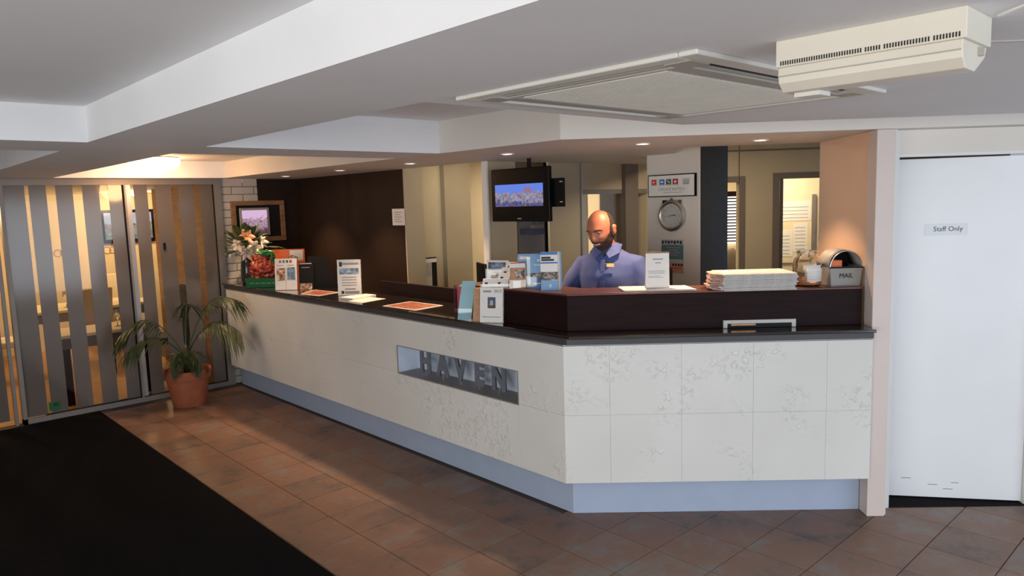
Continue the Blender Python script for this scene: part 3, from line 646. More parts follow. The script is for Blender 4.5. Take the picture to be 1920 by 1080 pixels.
# ================================================================== FRAMED WALL TELEVISION NEAR BRICKS
t = empty('framed_television', (3.204, 7.25, 1.43), 0, 'small old television set inside a timber framed wall recess', 'television')
f_ = MB(); f_.box(-0.28,0.28,-0.03,0,0,0.045); f_.box(-0.28,0.28,-0.03,0,0.37,0.415); f_.box(-0.28,-0.235,-0.03,0,0.045,0.37); f_.box(0.235,0.28,-0.03,0,0.045,0.37)
f_.build('timber_frame', W['pine'], t, bevel=0.003)
MB().box(-0.235,0.235,-0.006,0,0.045,0.37).build('recess', W['blackm'], t)
MB().box(-0.20,0.115,-0.022,-0.004,0.06,0.345).build('set_casing', W['grey'], t, bevel=0.01)
MB().box(-0.175,0.085,-0.026,-0.021,0.09,0.32).build('screen', screen_mat('set picture', (0.62,0.42,0.60), (0.30,0.18,0.24), (0.09,0.035,0.04), 0.07, 0.35, 1.1, 26), t)

# ================================================================== WALL PIECES
t = empty('notice_sheet', (3.645, 5.365, 1.58), -90, 'small paper notice taped at the brown wall edge', 'notice')
MB().box(-0.095,0.095,-0.002,0.0,0,0.145).build('sheet', W['paper'], t)
p_ = MB(); [p_.box(-0.06,0.05-0.02*(i%2),-0.0028,-0.002,0.03+0.02*i,0.036+0.02*i) for i in range(5)]; p_.build('printed_lines', W['greyink'], t)
# sign on the column: row of brand tiles
t = empty('brand_sign', (4.491, 3.095, 1.756), -90, 'white framed sign with coloured logo tiles reading CHOICE HOTELS on the steel column', 'sign')
MB().box(-0.207,0.207,-0.012,-0.001,0,0.162).build('frame', W['black'], t); MB().box(-0.199,0.192,-0.015,-0.012,0.007,0.155).build('board', W['paper'], t)
for x0, m_ in ((-0.172,'red'),(-0.102,'blue'),(-0.044,'dkgreen'),(0.014,'dkred'),(0.098,'lgrey')):
    w_ = 0.044 if m_ != 'lgrey' else 0.056
    tt = MB().box(x0,x0+w_,-0.0165,-0.015,0.085,0.128).build('logo_tile', W[m_], t)
    k_ = MB()
    if m_ == 'red': k_.add([(x0+0.006,-0.0172,0.108),(x0+0.016,-0.0172,0.102),(x0+0.036,-0.0172,0.108),(x0+0.016,-0.0172,0.116)], [(0,1,2,3)])
    elif m_ == 'blue': k_.add([(x0+0.022+0.014*math.cos(a),-0.0172,0.103+0.014*math.sin(a)) for a in [PI*i/8 for i in range(9)]], [tuple(range(9))[::-1]])
    elif m_ == 'dkgreen': k_.add([(x0+0.008,-0.0172,0.12),(x0+0.014,-0.0172,0.122),(x0+0.036,-0.0172,0.102),(x0+0.03,-0.0172,0.098)], [(0,3,2,1)])
    elif m_ == 'dkred': k_.add([(x0+0.022+0.011*math.cos(2*PI*i/12),-0.0172,0.108+0.011*math.sin(2*PI*i/12)) for i in range(12)], [tuple(range(12))])
    else: k_.box(x0+0.006,x0+w_-0.006,-0.0172,-0.0165,0.104,0.108); k_.box(x0+0.006,x0+w_-0.006,-0.0172,-0.0165,0.092,0.096)
    k_.box(x0+0.006,x0+w_-0.006,-0.0172,-0.0165,0.0875,0.0905); k_.build('logo_mark', W['paper'] if m_ != 'lgrey' else W['greyink'], t)
text_part('lettering', 'CHOICE HOTELS', 0.030, (0,-0.0155,0.045), W['greyink'], t)
MB().box(-0.07,0.10,-0.0158,-0.015,0.030,0.033).build('rule', W['greyink'], t)
# clock
t = empty('wall_clock', (4.491, 3.09, 1.6195), -90, 'round silver wall clock below the logo sign on the column', 'clock')
def disc_y(r0, y0, r1, y1, seg=36, cx=0, cz=0):
    return [[(cx+r*math.cos(2*PI*i/seg), y, cz+r*math.sin(2*PI*i/seg)) for i in range(seg)][::-1] for r, y in ((r0,y0),(r1,y1))]
b_ = MB(); rs = []
for r, y in ((0.113,-0.001),(0.117,-0.012),(0.113,-0.026),(0.098,-0.030),(0.086,-0.024)): rs.append([(r*math.cos(2*PI*i/40),y,r*math.sin(2*PI*i/40)) for i in range(40)])
b_.rings(rs); b_.build('bezel', W['steel'], t, smooth=True, auto=40)
b_ = MB(); b_.rings(disc_y(0.086,-0.0245,0.086,-0.0255)); b_.build('dial', W['lgrey'], t)
b_ = MB()
for k in range(12):
    a = 2*PI*k/12
    b_.ellipsoid((0,0,0),(0.001,0.001,0.001),6,4) if False else None
for k in range(1, 13):
    a = PI/2 - 2*PI*k/12
    text_part('numeral', str(k), 0.028, (0.068*math.cos(a), -0.0262, 0.068*math.sin(a)-0.010), W['greyink'], t, 0.0003)
def hand(a, L, w, m_, y):
    dx, dz = math.sin(a), math.cos(a); px, pz = dz, -dx
    pts = [(-0.015*dx-w*px, -0.015*dz-w*pz), (-0.015*dx+w*px, -0.015*dz+w*pz), (L*dx+w*0.5*px, L*dz+w*0.5*pz), (L*dx-w*0.5*px, L*dz-w*0.5*pz)]
    MB().prism_y(pts, y, y+0.001).build('hand', m_, t)
hand(math.radians(83), 0.045, 0.004, W['ink'], -0.029); hand(math.radians(258), 0.062, 0.002, W['greyink'], -0.030)
MB().prism_y([(-0.03,0.100),(0.03,0.100),(0.0,0.128)], -0.02, -0.004).build('crown_tab', W['steel'], t)
for sx_ in (-1,1): MB().box(sx_*0.052, sx_*0.082, -0.016, -0.003, 0.085, 0.112).build('lug', W['blackm'] if sx_<0 else W['steel'], t)
# poster below the clock
t = empty('column_poster', (4.491, 3.097, 1.20), -90, 'teal and orange poster stuck under the clock on the column', 'poster')
MB().box(-0.095,0.095,-0.002,-0.0005,0,0.245).build('sheet', W['lgrey'], t)
MB().box(-0.095,0.095,-0.003,-0.002,0.10,0.205).build('teal_block', mat('teal print', (0.10,0.20,0.22), 0.5, var=0.1), t)
MB().box(-0.095,0.095,-0.003,-0.002,0.0,0.075).build('pink_block', mat('salmon print', (0.60,0.33,0.26), 0.5, var=0.1), t)
MB().box(-0.08,0.08,-0.0036,-0.003,0.03,0.044).build('orange_bar', W['orange'], t)
p_ = MB()
for i in range(7): p_.box(-0.09+0.026*i,-0.074+0.026*i,-0.0036,-0.002,0.212+0.006*(i%2),0.236)
for i in range(4): p_.box(0.0+0.024*i,0.016+0.024*i,-0.0036,-0.003,0.052,0.068)
p_.build('figures', W['ink'], t)
ln = MB(); [ln.box(-0.05+0.012*(i%2),0.07-0.02*(i%2),-0.0036,-0.003,0.182-0.018*i,0.190-0.018*i) for i in range(4)]; ln.build('text_line', W['greyink'], t)
# staff only sticker on door
pl_ = MB().box(-0.545, -0.33, -0.0012, 0, 1.50, 1.565).build('sticker', mat('clear label', (0.74,0.77,0.80), 0.3, var=0.01), dl)
text_part('lettering', 'Staff Only', 0.037, (-0.428, -0.0014, 1.524), W['ink'], dl, 0.0002)
sc_ = MB()
for (x0, z0, L) in ((-0.62,0.118,0.05),(-0.48,0.085,0.05),(-0.40,0.062,0.05),(-0.36,0.10,0.04)):
    sc_.box(x0, x0+L, -0.0004, 0.0, z0, z0+0.004)
sc_.build('scuff_marks', W['greyink'], dl)

ZL, ZT = 1.0425, 1.2475
def sheet_stand(name, loc, rot, w, h, label, cat, prints, lean=0.03, ft=(-0.03,0.05), group=None, paper='paper', acrylic=True):
    """upright acrylic holder with a printed card"""
    t = empty(name, loc, rot, label, cat, group)
    def slab(x0, x1, y0, z0, z1, th, m_, nm):
        sh = lean/h
        MB().hexa([(x0,y0+z0*sh,z0),(x1,y0+z0*sh,z0),(x1,y0+th+z0*sh,z0),(x0,y0+th+z0*sh,z0),(x0,y0+z1*sh,z1),(x1,y0+z1*sh,z1),(x1,y0+th+z1*sh,z1),(x0,y0+th+z1*sh,z1)]).build(nm, m_, t)
    slab(-w/2, w/2, 0.003, 0.002, h, 0.002, W[paper], 'card')
    if acrylic:
        slab(-w/2-0.004, w/2+0.004, 0.006, 0.0, h+0.004, 0.002, W['acryl'], 'holder')
        MB().box(-w/2-0.004, w/2+0.004, ft[0], ft[1], 0, 0.002).build('foot', W['acryl'], t)
    for (x0, x1, z0, z1, m_, nm) in prints:
        slab(x0*w, x1*w, 0.0018, z0*h, z1*h, 0.0010, W[m_] if isinstance(m_, str) else m_, nm)
    return t
photo = ramp_mat('sea and sky photo', [(0.35,(0.04,0.07,0.10)),(0.5,(0.18,0.25,0.35)),(0.65,(0.35,0.45,0.65))], 30, rough=0.3)
food = ramp_mat('food photo', [(0.35,(0.10,0.05,0.03)),(0.5,(0.45,0.22,0.08)),(0.65,(0.75,0.65,0.55))], 40, rough=0.3)
menu = ramp_mat('red menu print', [(0.40,(0.25,0.06,0.04)),(0.55,(0.45,0.16,0.10)),(0.7,(0.6,0.42,0.30))], 30, rough=0.35)
town = ramp_mat('dark town photo', [(0.40,(0.03,0.03,0.03)),(0.52,(0.30,0.22,0.16)),(0.65,(0.55,0.60,0.70))], 45, rough=0.3)

# poster stand on the ledge
lines = [(-0.32,0.32,0.50-0.075*i,0.525-0.075*i,'greyink','text_line') for i in range(4)]
sheet_stand('poster_stand', (3.005, 5.17, ZL), -45, 0.188, 0.285, 'white poster with blue photo in an acrylic stand on the ledge', 'sign stand',
  [(-0.42,-0.30,0.82,0.95,'ink','emblem'),(-0.28,0.42,0.87,0.92,'greyink','heading'),(-0.42,0.42,0.60,0.77,photo,'photo'),(-0.20,0.26,0.16,0.20,'greyink','text_line'),(-0.36,-0.24,0.05,0.13,'ink','emblem'),(-0.20,0.42,0.05,0.12,'greyink','footer_bar')]+lines, lean=0.02)
# flat sheets and menus on the ledge
def flat(name, poly, z, th, m_, label, cat, prt=None):
    cx = sum(p[0] for p in poly)/len(poly); cy = sum(p[1] for p in poly)/len(poly)
    t = empty(name, (cx, cy, z), 0, label, cat)
    MB().prism([(p[0]-cx, p[1]-cy) for p in poly], 0, th).build('sheet', W[m_], t)
    if prt: MB().prism([((p[0]-cx)*0.88, (p[1]-cy)*0.88) for p in poly], th, th+0.0006).build('print', prt, t)
flat('menu_sheet', [(2.80,5.62),(2.83,5.36),(3.06,5.42),(3.03,5.80)], ZL, 0.002, 'paper', 'red printed menu sheet lying between dark brochure and poster stand', 'sheet', menu)
flat('note_pad', [(2.84,5.04),(2.86,4.88),(3.10,4.93),(3.08,5.06)], ZL, 0.014, 'paper', 'white note pad lying at the foot of the poster stand', 'note pad')
flat('blank_sheet', [(2.80,4.86),(2.82,4.67),(3.06,4.73),(3.04,4.92)], ZL, 0.001, 'paper', 'plain white sheet on the ledge right of the note pad', 'sheet')
flat('place_menu', [(2.815,4.40),(2.83,4.02),(3.09,4.05),(3.075,4.43)], ZL, 0.002, 'paper', 'red printed placemat sheet lying on the ledge left of the blue leaflet', 'sheet', menu)

# holders standing on the ledge in front of the upper shelf
t = empty('leaflet_holder', (2.805, 3.435, ZL), -60, 'pale blue curved leaflet leaning in a clear holder on the ledge', 'leaflet holder')
rs = []
for i in range(9):
    a = i/8; z = 0.235*a; y = 0.03*a*a; wv = 0.058
    rs.append([(-wv+0.03*a,y-0.02,z),(wv*0.55+0.03*a,y-0.02,z),(wv*0.55+0.03*a,y-0.012,z),(-wv+0.03*a,y-0.012,z)])
MB().rings(rs).build('leaflet', mat('pale blue paper', (0.30,0.52,0.60), 0.5, var=0.04), t, smooth=True, auto=40)
b_ = MB(); b_.box(-0.075,0.04,0.027,0.03,0,0.21); b_.box(-0.075,0.04,-0.025,-0.022,0,0.07); b_.box(-0.075,-0.072,-0.025,0.03,0,0.21); b_.box(-0.075,0.04,-0.025,0.03,0,0.003)
b_.build('holder', W['acryl'], t); MB().box(-0.07,-0.01,0.018,0.026,0.004,0.20).build('dark_leaflets', W['dkred'], t)
sheet_stand('brochure_holder', (2.805, 3.215, ZL), -62, 0.145, 0.205, 'white brochure with dark square emblem in a holder before the upper shelf', 'brochure holder',
  [(-0.36,0.0,0.88,0.93,'greyink','heading'),(-0.16,0.18,0.42,0.74,'navy','emblem'),(-0.16,0.18,0.42,0.55,'tan','emblem_base'),(-0.4,0.4,0.16,0.18,'greyink','text_line')], lean=0.022, ft=(-0.008,0.02))
bh_ = bpy.data.objects['brochure_holder']
text_part('year', '2013', 0.024, (0.042,0.0165,0.180), W['greyink'], bh_, 0.0002).rotation_euler = (math.radians(-6),0,0)
text_part('emblem_figure', '8', 0.042, (0.002,0.0098,0.104), W['paper'], bh_, 0.0004).rotation_euler = (math.radians(-6),0,0)
t = empty('brochure_pack', (2.79, 3.325, ZL), -62, 'stack of dark brochures between the blue leaflet and the white brochure', 'brochures')
MB().hexa([(-0.03,0,0),(0.02,0,0),(0.02,0.03,0),(-0.03,0.03,0),(-0.02,0.02,0.2),(0.03,0.02,0.2),(0.03,0.05,0.2),(-0.02,0.05,0.2)]).build('brochures', W['tan'], t)

# on the upper shelf, long side
sheet_stand('photo_card_stand', (3.0, 3.37, ZT), -70, 0.15, 0.145, 'white card with a seaside photo standing behind the business cards', 'card stand',
  [(-0.45,0.45,0.58,0.92,photo,'photo'),(-0.2,0.2,0.48,0.51,'greyink','text_line'),(-0.07,0.07,0.34,0.46,'ink','emblem')], lean=0.02)
cards = 0
bc = ['left front', 'right front', 'second step', 'third step', 'top step']
t = empty('business_card_holder', (2.905, 3.245, ZT), -55, 'clear stepped rack of white business cards on the upper shelf', 'card holder')
for i, (x, y, z) in enumerate(((-0.06,-0.03,0.0),(0.02,-0.03,0.0),(0.03,0.0,0.03),(0.045,0.03,0.06),(0.065,0.06,0.09))):
    MB().hexa([(x-0.04,y,z),(x+0.04,y,z),(x+0.04,y+0.012,z),(x-0.04,y+0.012,z),(x-0.034,y+0.014,z+0.05),(x+0.046,y+0.014,z+0.05),(x+0.046,y+0.026,z+0.05),(x-0.034,y+0.026,z+0.05)]).build('card_stack', W['paper'], t)
    MB().box(x-0.02,x-0.004,y+0.001,y+0.004,z+0.018,z+0.03).build('card_mark', W['ink'], t)
b_ = MB(); b_.box(-0.105,0.11,-0.045,-0.042,0,0.022); b_.box(-0.105,0.11,0.09,0.093,0,0.1); b_.box(-0.105,-0.102,-0.045,0.093,0,0.03); b_.build('rack', W['acryl'], t)
def brochure_tower(name, loc, rot, w, h, label, front, stepz=0.0, depth=0.05):
    t = empty(name, loc, rot, label, 'brochure holder')
    b_ = MB(); b_.box(-w/2-0.003,w/2+0.003,-0.004,-0.002,0,h*0.35); b_.box(-w/2-0.003,w/2+0.003,depth,depth+0.002,0,h*0.9)
    b_.box(-w/2-0.003,-w/2-0.001,-0.004,depth,0,h*0.5); b_.box(w/2+0.001,w/2+0.003,-0.004,depth,0,h*0.5); b_.build('holder', W['acryl'], t)
    for (x0,x1,y0,z0,z1,m_,nm) in front:
        MB().hexa([(x0*w,y0,z0*h),(x1*w,y0,z0*h),(x1*w,y0+0.004,z0*h),(x0*w,y0+0.004,z0*h),(x0*w,y0+0.03*z1,z1*h),(x1*w,y0+0.03*z1,z1*h),(x1*w,y0+0.004+0.03*z1,z1*h),(x0*w,y0+0.004+0.03*z1,z1*h)] if z0 == 0 else
               [(x0*w,y0+0.03*z0,z0*h),(x1*w,y0+0.03*z0,z0*h),(x1*w,y0+0.002+0.03*z0,z0*h),(x0*w,y0+0.002+0.03*z0,z0*h),(x0*w,y0+0.03*z1,z1*h),(x1*w,y0+0.03*z1,z1*h),(x1*w,y0+0.002+0.03*z1,z1*h),(x0*w,y0+0.002+0.03*z1,z1*h)]).build(nm, W[m_] if isinstance(m_, str) else m_, t)
    return t
brochure_tower('tan_brochure_holder', (2.905, 3.08, ZT), -45, 0.092, 0.145, 'short tan brochures with a white and dark illustration in a clear holder',
  [(-0.5,0.5,0.002,0,1,'tan','brochure'),(-0.5,0.5,-0.0005,0.83,1,'paper','title_band'),(-0.18,0.42,-0.0005,0.42,0.74,town,'illustration'),(-0.3,0.2,-0.0005,0.02,0.3,'paper','caption'),(-0.46,0.5,0.018,0,1.03,'dkred','back_brochure')])
brochure_tower('blue_brochure_holder', (2.972, 2.982, ZT), -45, 0.118, 0.20, 'bright blue brochures in the middle of the shelf rack',
  [(-0.35,0.5,0.002,0,0.99,'blue','brochure'),(-0.35,0.5,-0.0005,0.45,0.99,'lblue','sky_print'),(-0.35,0.5,-0.0005,0.32,0.44,town,'photo'),(-0.2,0.35,-0.0005,0.12,0.16,'paper','title_line'),(0.0,0.12,-0.0008,0.78,0.84,'paper','emblem'),(-0.15,0.35,-0.001,0.66,0.69,'paper','title_line')])
brochure_tower('wide_blue_brochures', (2.99, 3.075, ZT), -45, 0.12, 0.195, 'light blue lettered brochures behind the tan and blue ones',
  [(-0.5,0.5,0.002,0,1,'lblue','brochure'),(-0.42,0.42,-0.0005,0.84,0.93,'paper','title_line')])
brochure_tower('white_blue_brochure_holder', (2.945, 2.86, ZT), -45, 0.098, 0.215, 'tall white and blue brochures at the right end of the rack',
  [(-0.5,0.5,0.002,0,1,'paper','brochure'),(-0.5,0.5,-0.0005,0.93,1,'blue','top_band'),(-0.44,0.1,-0.0005,0.83,0.88,'ink','title_line'),(-0.44,0.3,-0.0005,0.77,0.82,'ink','title_line'),(-0.5,0.5,-0.0005,0.70,0.74,'blue','band'),(-0.5,0.5,-0.0005,0.26,0.48,town,'photo'),(-0.5,0.5,-0.0005,0,0.25,'lblue','base_band'),(0.0,0.1,-0.001,0.08,0.16,'paper','emblem'),(-0.4,0.62,0.022,0,1.0,'paper','back_brochure'),(-0.3,0.72,0.034,0,0.99,'lblue','back_brochure')])
# monitor behind the shelf
t = empty('desk_monitor', (3.36, 3.95, 0.751), -115, 'back of a black desk monitor behind the counter', 'monitor')
MB().box(-0.11,0.11,0,0.02,0.28,0.575).build('screen_back', W['black'], t, bevel=0.006); MB().box(-0.02,0.02,0.02,0.04,0.02,0.35).build('neck', W['black'], t); MB().box(-0.09,0.09,-0.03,0.11,0,0.02).build('foot', W['black'], t)
MB().box(-0.01,0.01,-0.002,0,0.38,0.4).build('logo', W['greyink'], t)

# newspapers and card on the diagonal shelf
t = empty('open_newspapers', dn(0.66, 4.03, ZT), -45, 'thin spread of open newspapers under the small card stand', 'newspapers')
for i, (a, dz) in enumerate(((0.0,0.0),(0.06,0.003),(-0.04,0.006))):
    q = Matrix.Rotation(a, 2); P4 = [q @ Vector(p) for p in ((-0.2,-0.085),(0.19,-0.1),(0.16,0.085),(-0.21,0.09))]
    MB().prism([tuple(p) for p in P4], dz, dz+0.003).build('newspaper', W['paper'] if i==2 else W['newsp'], t)
sheet_stand('rate_card_stand', dn(0.655, 4.0, ZT+0.0095), -45, 0.128, 0.195, 'plain white folded price card standing on the open newspapers', 'card stand',
  [(-0.2,0.24,0.80,0.83,'greyink','heading'),(-0.1,0.14,0.70,0.725,'greyink','heading')]+[(-0.4,0.3,0.48-0.035*i,0.49-0.035*i,'greyink','text_line') for i in range(3)]+[(-0.4,0.1,0.33,0.34,'greyink','text_line'),(-0.4,0.25,0.295,0.305,'greyink','text_line')], lean=0.012, acrylic=False)
t2 = bpy.data.objects['rate_card_stand']
MB().hexa([(-0.064,0.05,0),(0.064,0.05,0),(0.064,0.052,0),(-0.064,0.052,0),(-0.064,0.015,0.195),(0.064,0.015,0.195),(0.064,0.017,0.195),(-0.064,0.017,0.195)]).build('back_fold', W['paper'], t2)
MB().box(-0.066,0.066,0.008,0.022,0.192,0.199).build('top_edge', W['pine'], t2)
# stack of newspapers: each paper its own thing
zz = ZT
for i in range(11):
    th = 0.0078
    jx, jy, ja = random.uniform(-0.008,0.008), random.uniform(-0.008,0.008), random.uniform(-1.6,1.6)
    lab = 'folded newspaper, %s of the tall stack left of the glass jar' % ['bottom one','second from bottom','third from bottom','fourth from bottom','fifth from bottom','middle one','fifth from top','fourth from top','third from top','second from top','topmost'][i]
    c0 = dn(1.165+jx, 3.985+jy, zz); t = empty('newspaper', c0, -45+ja, None, 'newspaper', 'stacked newspapers on the upper shelf'); t['label'] = lab
    b_ = MB(); n_ = 6; ring_a = []; ring_b = []
    prof = [(-0.13,0.0)] + [(-0.13-0.004*math.sin(PI*k/n_), th*k/n_) for k in range(1,n_)] + [(-0.13,th),(0.13,th*0.9),(0.13,0.0)]
    x0 = -0.185 - 0.012*(i%3)*0.5; x1 = 0.195
    ra = [(x0, y_, z_) for y_, z_ in prof]; rb = [(x1, y_, z_) for y_, z_ in prof]
    b_.rings([ra[::-1], rb[::-1]]); b_.build('folded_pages', W['newsp'], t, smooth=True, auto=30)
    MB().hexa([(x0-0.045-0.01*(i%2),-0.05,0.001),(x0,-0.125,0.001),(x0,0.10,0.001),(x0-0.04,0.08,0.001),(x0-0.045-0.01*(i%2),-0.05,th*0.8),(x0,-0.125,th*0.8),(x0,0.10,th*0.8),(x0-0.04,0.08,th*0.8)]).build('loose_fold', W['newspink'], t)
    zz += th + 0.0004
# glass jar
t = empty('glass_jar', dn(1.472, 4.02, ZT), -45, 'large clear glass jar with a white printed label', 'jar')
prof = [(0.060,0.0),(0.070,0.006),(0.0745,0.03),(0.0745,0.125),(0.068,0.148),(0.052,0.163),(0.050,0.175),(0.056,0.177),(0.056,0.182),(0.050,0.184),(0.056,0.187),(0.056,0.192),(0.050,0.194)]
inner = [(r-0.004, z) for r, z in prof[::-1] if z > 0.01] + [(0.05,0.008),(0.001,0.008)]
MB().lathe(prof+inner, seg=36).build('jar_body', mat('jar glass', (0.97,0.93,0.88), 0.03, trans=1.0, var=0.01), t, smooth=True, auto=50)
rs = []
for z in (0.028, 0.118):
    rs.append([(0.0755*math.sin(a), -0.0755*math.cos(a), z) for a in [math.radians(-22+84*i/10) for i in range(11)]])
b_ = MB(); n_=11; b_.add(rs[0]+rs[1], [(i,i+1,n_+i+1,n_+i) for i in range(n_-1)]); ob = b_.build('label_sheet', W['paper'], t, smooth=True)
ob.modifiers.new('solid','SOLIDIFY').thickness = 0.0006
lm = MB()
def onlab(a0, a1, z0, z1):
    A = [math.radians(a0+(a1-a0)*i/6) for i in range(7)]
    v = [(0.0764*math.sin(a), -0.0764*math.cos(a), z0) for a in A] + [(0.0764*math.sin(a), -0.0764*math.cos(a), z1) for a in A]
    lm.add(v, [(i,i+1,7+i+1,7+i) for i in range(6)])
for i in range(6): onlab(-14, 52-6*(i%2), 0.042+0.008*i, 0.0435+0.008*i)
lm.build('label_lines', W['greyink'], t)
lm = MB(); onlab(44, 56, 0.1, 0.114); lm.build('label_emblem', W['navy'], t)
MB().lathe([(0.001,0.012),(0.066,0.012),(0.068,0.022),(0.04,0.024),(0.001,0.023)], seg=20).build('contents', W['tan'], t)
# pale bottle of the jar's back
# mail box: open grey tin with arched hood
t = empty('mail_box', dn(1.655, 4.03, ZT), -45, 'grey tin MAIL box with an arched wire hoop beside the jar', 'mail box')
b_ = MB(); w0, w1, h_ = 0.076, 0.086, 0.105
b_.hexa([(-w0,-0.07,0),(w0,-0.07,0),(w0,-0.067,0),(-w0,-0.067,0),(-w1,-0.08,h_),(w1,-0.08,h_),(w1,-0.077,h_),(-w1,-0.077,h_)])
b_.build('front', W['grey'], t); text_part('lettering', 'MAIL', 0.036, (0.0,-0.0775,0.045), W['ink'], t, 0.0006, 0.95).rotation_euler = (math.radians(5.5),0,0)
b_ = MB(); N_ = 12; y0, y1 = -0.075, 0.10
rs = []
for y_ in (y0+0.012, y1):
    rs.append([(w1*math.cos(a), y_, h_+0.088*math.sin(a)) for a in [PI*i/N_ for i in range(N_+1)]])
b_.add(rs[0]+rs[1], [(i,i+1,N_+1+i+1,N_+1+i) for i in range(N_)])
ob = b_.build('hood', W['grey'], t, smooth=True); ob.modifiers.new('solid','SOLIDIFY').thickness = 0.002
b_ = MB(); b_.hexa([(-w0,-0.067,0),(-w0+0.003,-0.067,0),(-w0+0.003,0.1,0),(-w0,0.1,0),(-w1,-0.077,h_),(-w1+0.003,-0.077,h_),(-w1+0.003,0.1,h_),(-w1,0.1,h_)])
b_.hexa([(w0-0.003,-0.067,0),(w0,-0.067,0),(w0,0.1,0),(w0-0.003,0.1,0),(w1-0.003,-0.077,h_),(w1,-0.077,h_),(w1,0.1,h_),(w1-0.003,0.1,h_)])
b_.box(-w0,w0,-0.067,0.1,0,0.003); b_.build('sides', W['grey'], t)
b_ = MB(); b_.add([(w1*math.cos(a), 0.10, h_+0.088*math.sin(a)) for a in [PI*i/N_ for i in range(N_+1)]]+[(-w0,0.10,0),(w0,0.10,0)], [tuple(range(N_+3))]); b_.build('back', W['blackm'], t)
MB().tube([((w1+0.002)*math.cos(a), -0.079, h_-0.012+0.098*math.sin(a)) for a in [PI*i/20 for i in range(21)]], 0.0035, 8).build('hoop', W['steel'], t, smooth=True)
MB().tube([(-w1,-0.081,h_-0.004),(w1,-0.081,h_-0.004)], 0.0035, 8).build('rim', W['blackm'], t)
MB().box(-0.07,-0.012,-0.05,0.05,0.02,0.138).build('envelope', W['orange'], t)

# ================================================================== FAR END OF LEDGE
# flower vase
t = empty('flower_vase', (2.92, 6.93, ZL), 0, 'dark vase of white lilies and green leaves at the ledge end', 'flowers')
MB().lathe([(0.05,0.0),(0.062,0.02),(0.066,0.12),(0.058,0.2),(0.05,0.24),(0.054,0.25),(0.046,0.25),(0.044,0.2)], seg=24).build('vase', mat('smoky vase glass', (0.05,0.045,0.04), 0.1, var=0.1), t, smooth=True)
W['leafd'] = mat('lily leaf', (0.06,0.10,0.03), 0.45, var=0.35, vscale=30); W['lily'] = mat('white lily petal', (0.75,0.66,0.58), 0.5, var=0.06, vscale=30); W['lilyp'] = mat('peach lily petal', (0.72,0.36,0.22), 0.5, var=0.12, vscale=30)
def leaf_blade(mb, base, direc, L, w, droop=0.3, nrm=None, seg=6):
    base = Vector(base); direc = Vector(direc).normalized()
    side = direc.cross(Vector(nrm) if nrm else Vector((0,0,1)));
    if side.length < 1e-3: side = Vector((1,0,0))
    side.normalize(); a = []; b = []; c = []
    for i in range(seg+1):
        s = i/seg; p = base + direc*L*s + Vector((0,0,-1))*droop*L*s*s
        ww = w*math.sin(PI*min(max(0.06+0.94*s,0.0),0.985))**0.8
        up = side.cross(direc)
        a.append(tuple(p - side*ww)); c.append(tuple(p + up*0.12*w)); b.append(tuple(p + side*ww))
    n = seg+1
    mb.add(a+c+b, [(i,n+i,n+i+1,i+1) for i in range(seg)] + [(n+i,2*n+i,2*n+i+1,n+i+1) for i in range(seg)])
def lily(parent, c, face, R, m_):
    f = Vector(face).normalized(); s = f.cross(Vector((0,0,1))).normalized(); u = s.cross(f)
    b_ = MB()
    for k in range(6):
        a = 2*PI*k/6 + (0.1 if k % 2 else 0); dirv = (s*math.cos(a)+u*math.sin(a))*0.9 + f*0.45
        leaf_blade(b_, c, dirv, R*(1.0 if k % 2 else 0.9), R*0.26, droop=0.15, nrm=tuple(f), seg=6)
    ob = b_.build('lily', m_, parent, smooth=True); ob.modifiers.new('solid','SOLIDIFY').thickness = 0.001
    st = MB()
    for k in range(4):
        a = 2*PI*k/4; st.tube([c, tuple(Vector(c)+f*R*0.55+(s*math.cos(a)+u*math.sin(a))*R*0.16)], [0.0012,0.0026], 5)
    st.build('stamens', W['tan'], ob)
    return ob
fl = [((-0.03,-0.10,0.46),(-0.45,-1,0.3),0.095,'lilyp'),((-0.10,-0.06,0.38),(-0.7,-0.9,0.0),0.085,'lily'),((0.02,-0.12,0.36),(-0.1,-1,0.1),0.09,'lily'),((0.12,-0.09,0.40),(0.5,-1,0.2),0.08,'lily'),((-0.05,-0.13,0.31),(-0.4,-1,-0.4),0.08,'lily'),((0.06,-0.14,0.29),(0.0,-1,-0.6),0.075,'lily'),((-0.15,-0.04,0.32),(-1,-0.6,-0.2),0.06,'lily'),((0.02,-0.14,0.20),(0,-1,-0.9),0.06,'lily')]
for c_, f_, R_, m_ in fl:
    lily(t, c_, f_, R_, W[m_])
    MB().tube([(0,0,0.2),(c_[0]*0.5,c_[1]*0.4,0.2+(c_[2]-0.2)*0.7),c_], 0.003, 6).build('flower_stem', W['leafd'], t)
rnd = random.Random(5)
for k in range(40):
    a = rnd.uniform(0, 2*PI); el = rnd.uniform(0.2, 1.3)
    d_ = (math.cos(a)*math.cos(el), math.sin(a)*math.cos(el)*0.8, math.sin(el)); L_ = rnd.uniform(0.16, 0.27)
    b_ = MB(); bs = Vector((0,0,0.30)) + Vector(d_)*rnd.uniform(0.08,0.18); leaf_blade(b_, bs, d_, L_, rnd.uniform(0.026,0.042), 0.35)
    ob = b_.build('leaf', W['leafd'], t, smooth=True); ob.modifiers.new('solid','SOLIDIFY').thickness = 0.0008
    MB().tube([(0,0,0.2), tuple(bs)], 0.002, 5).build('leaf_stem', W['leafd'], t)
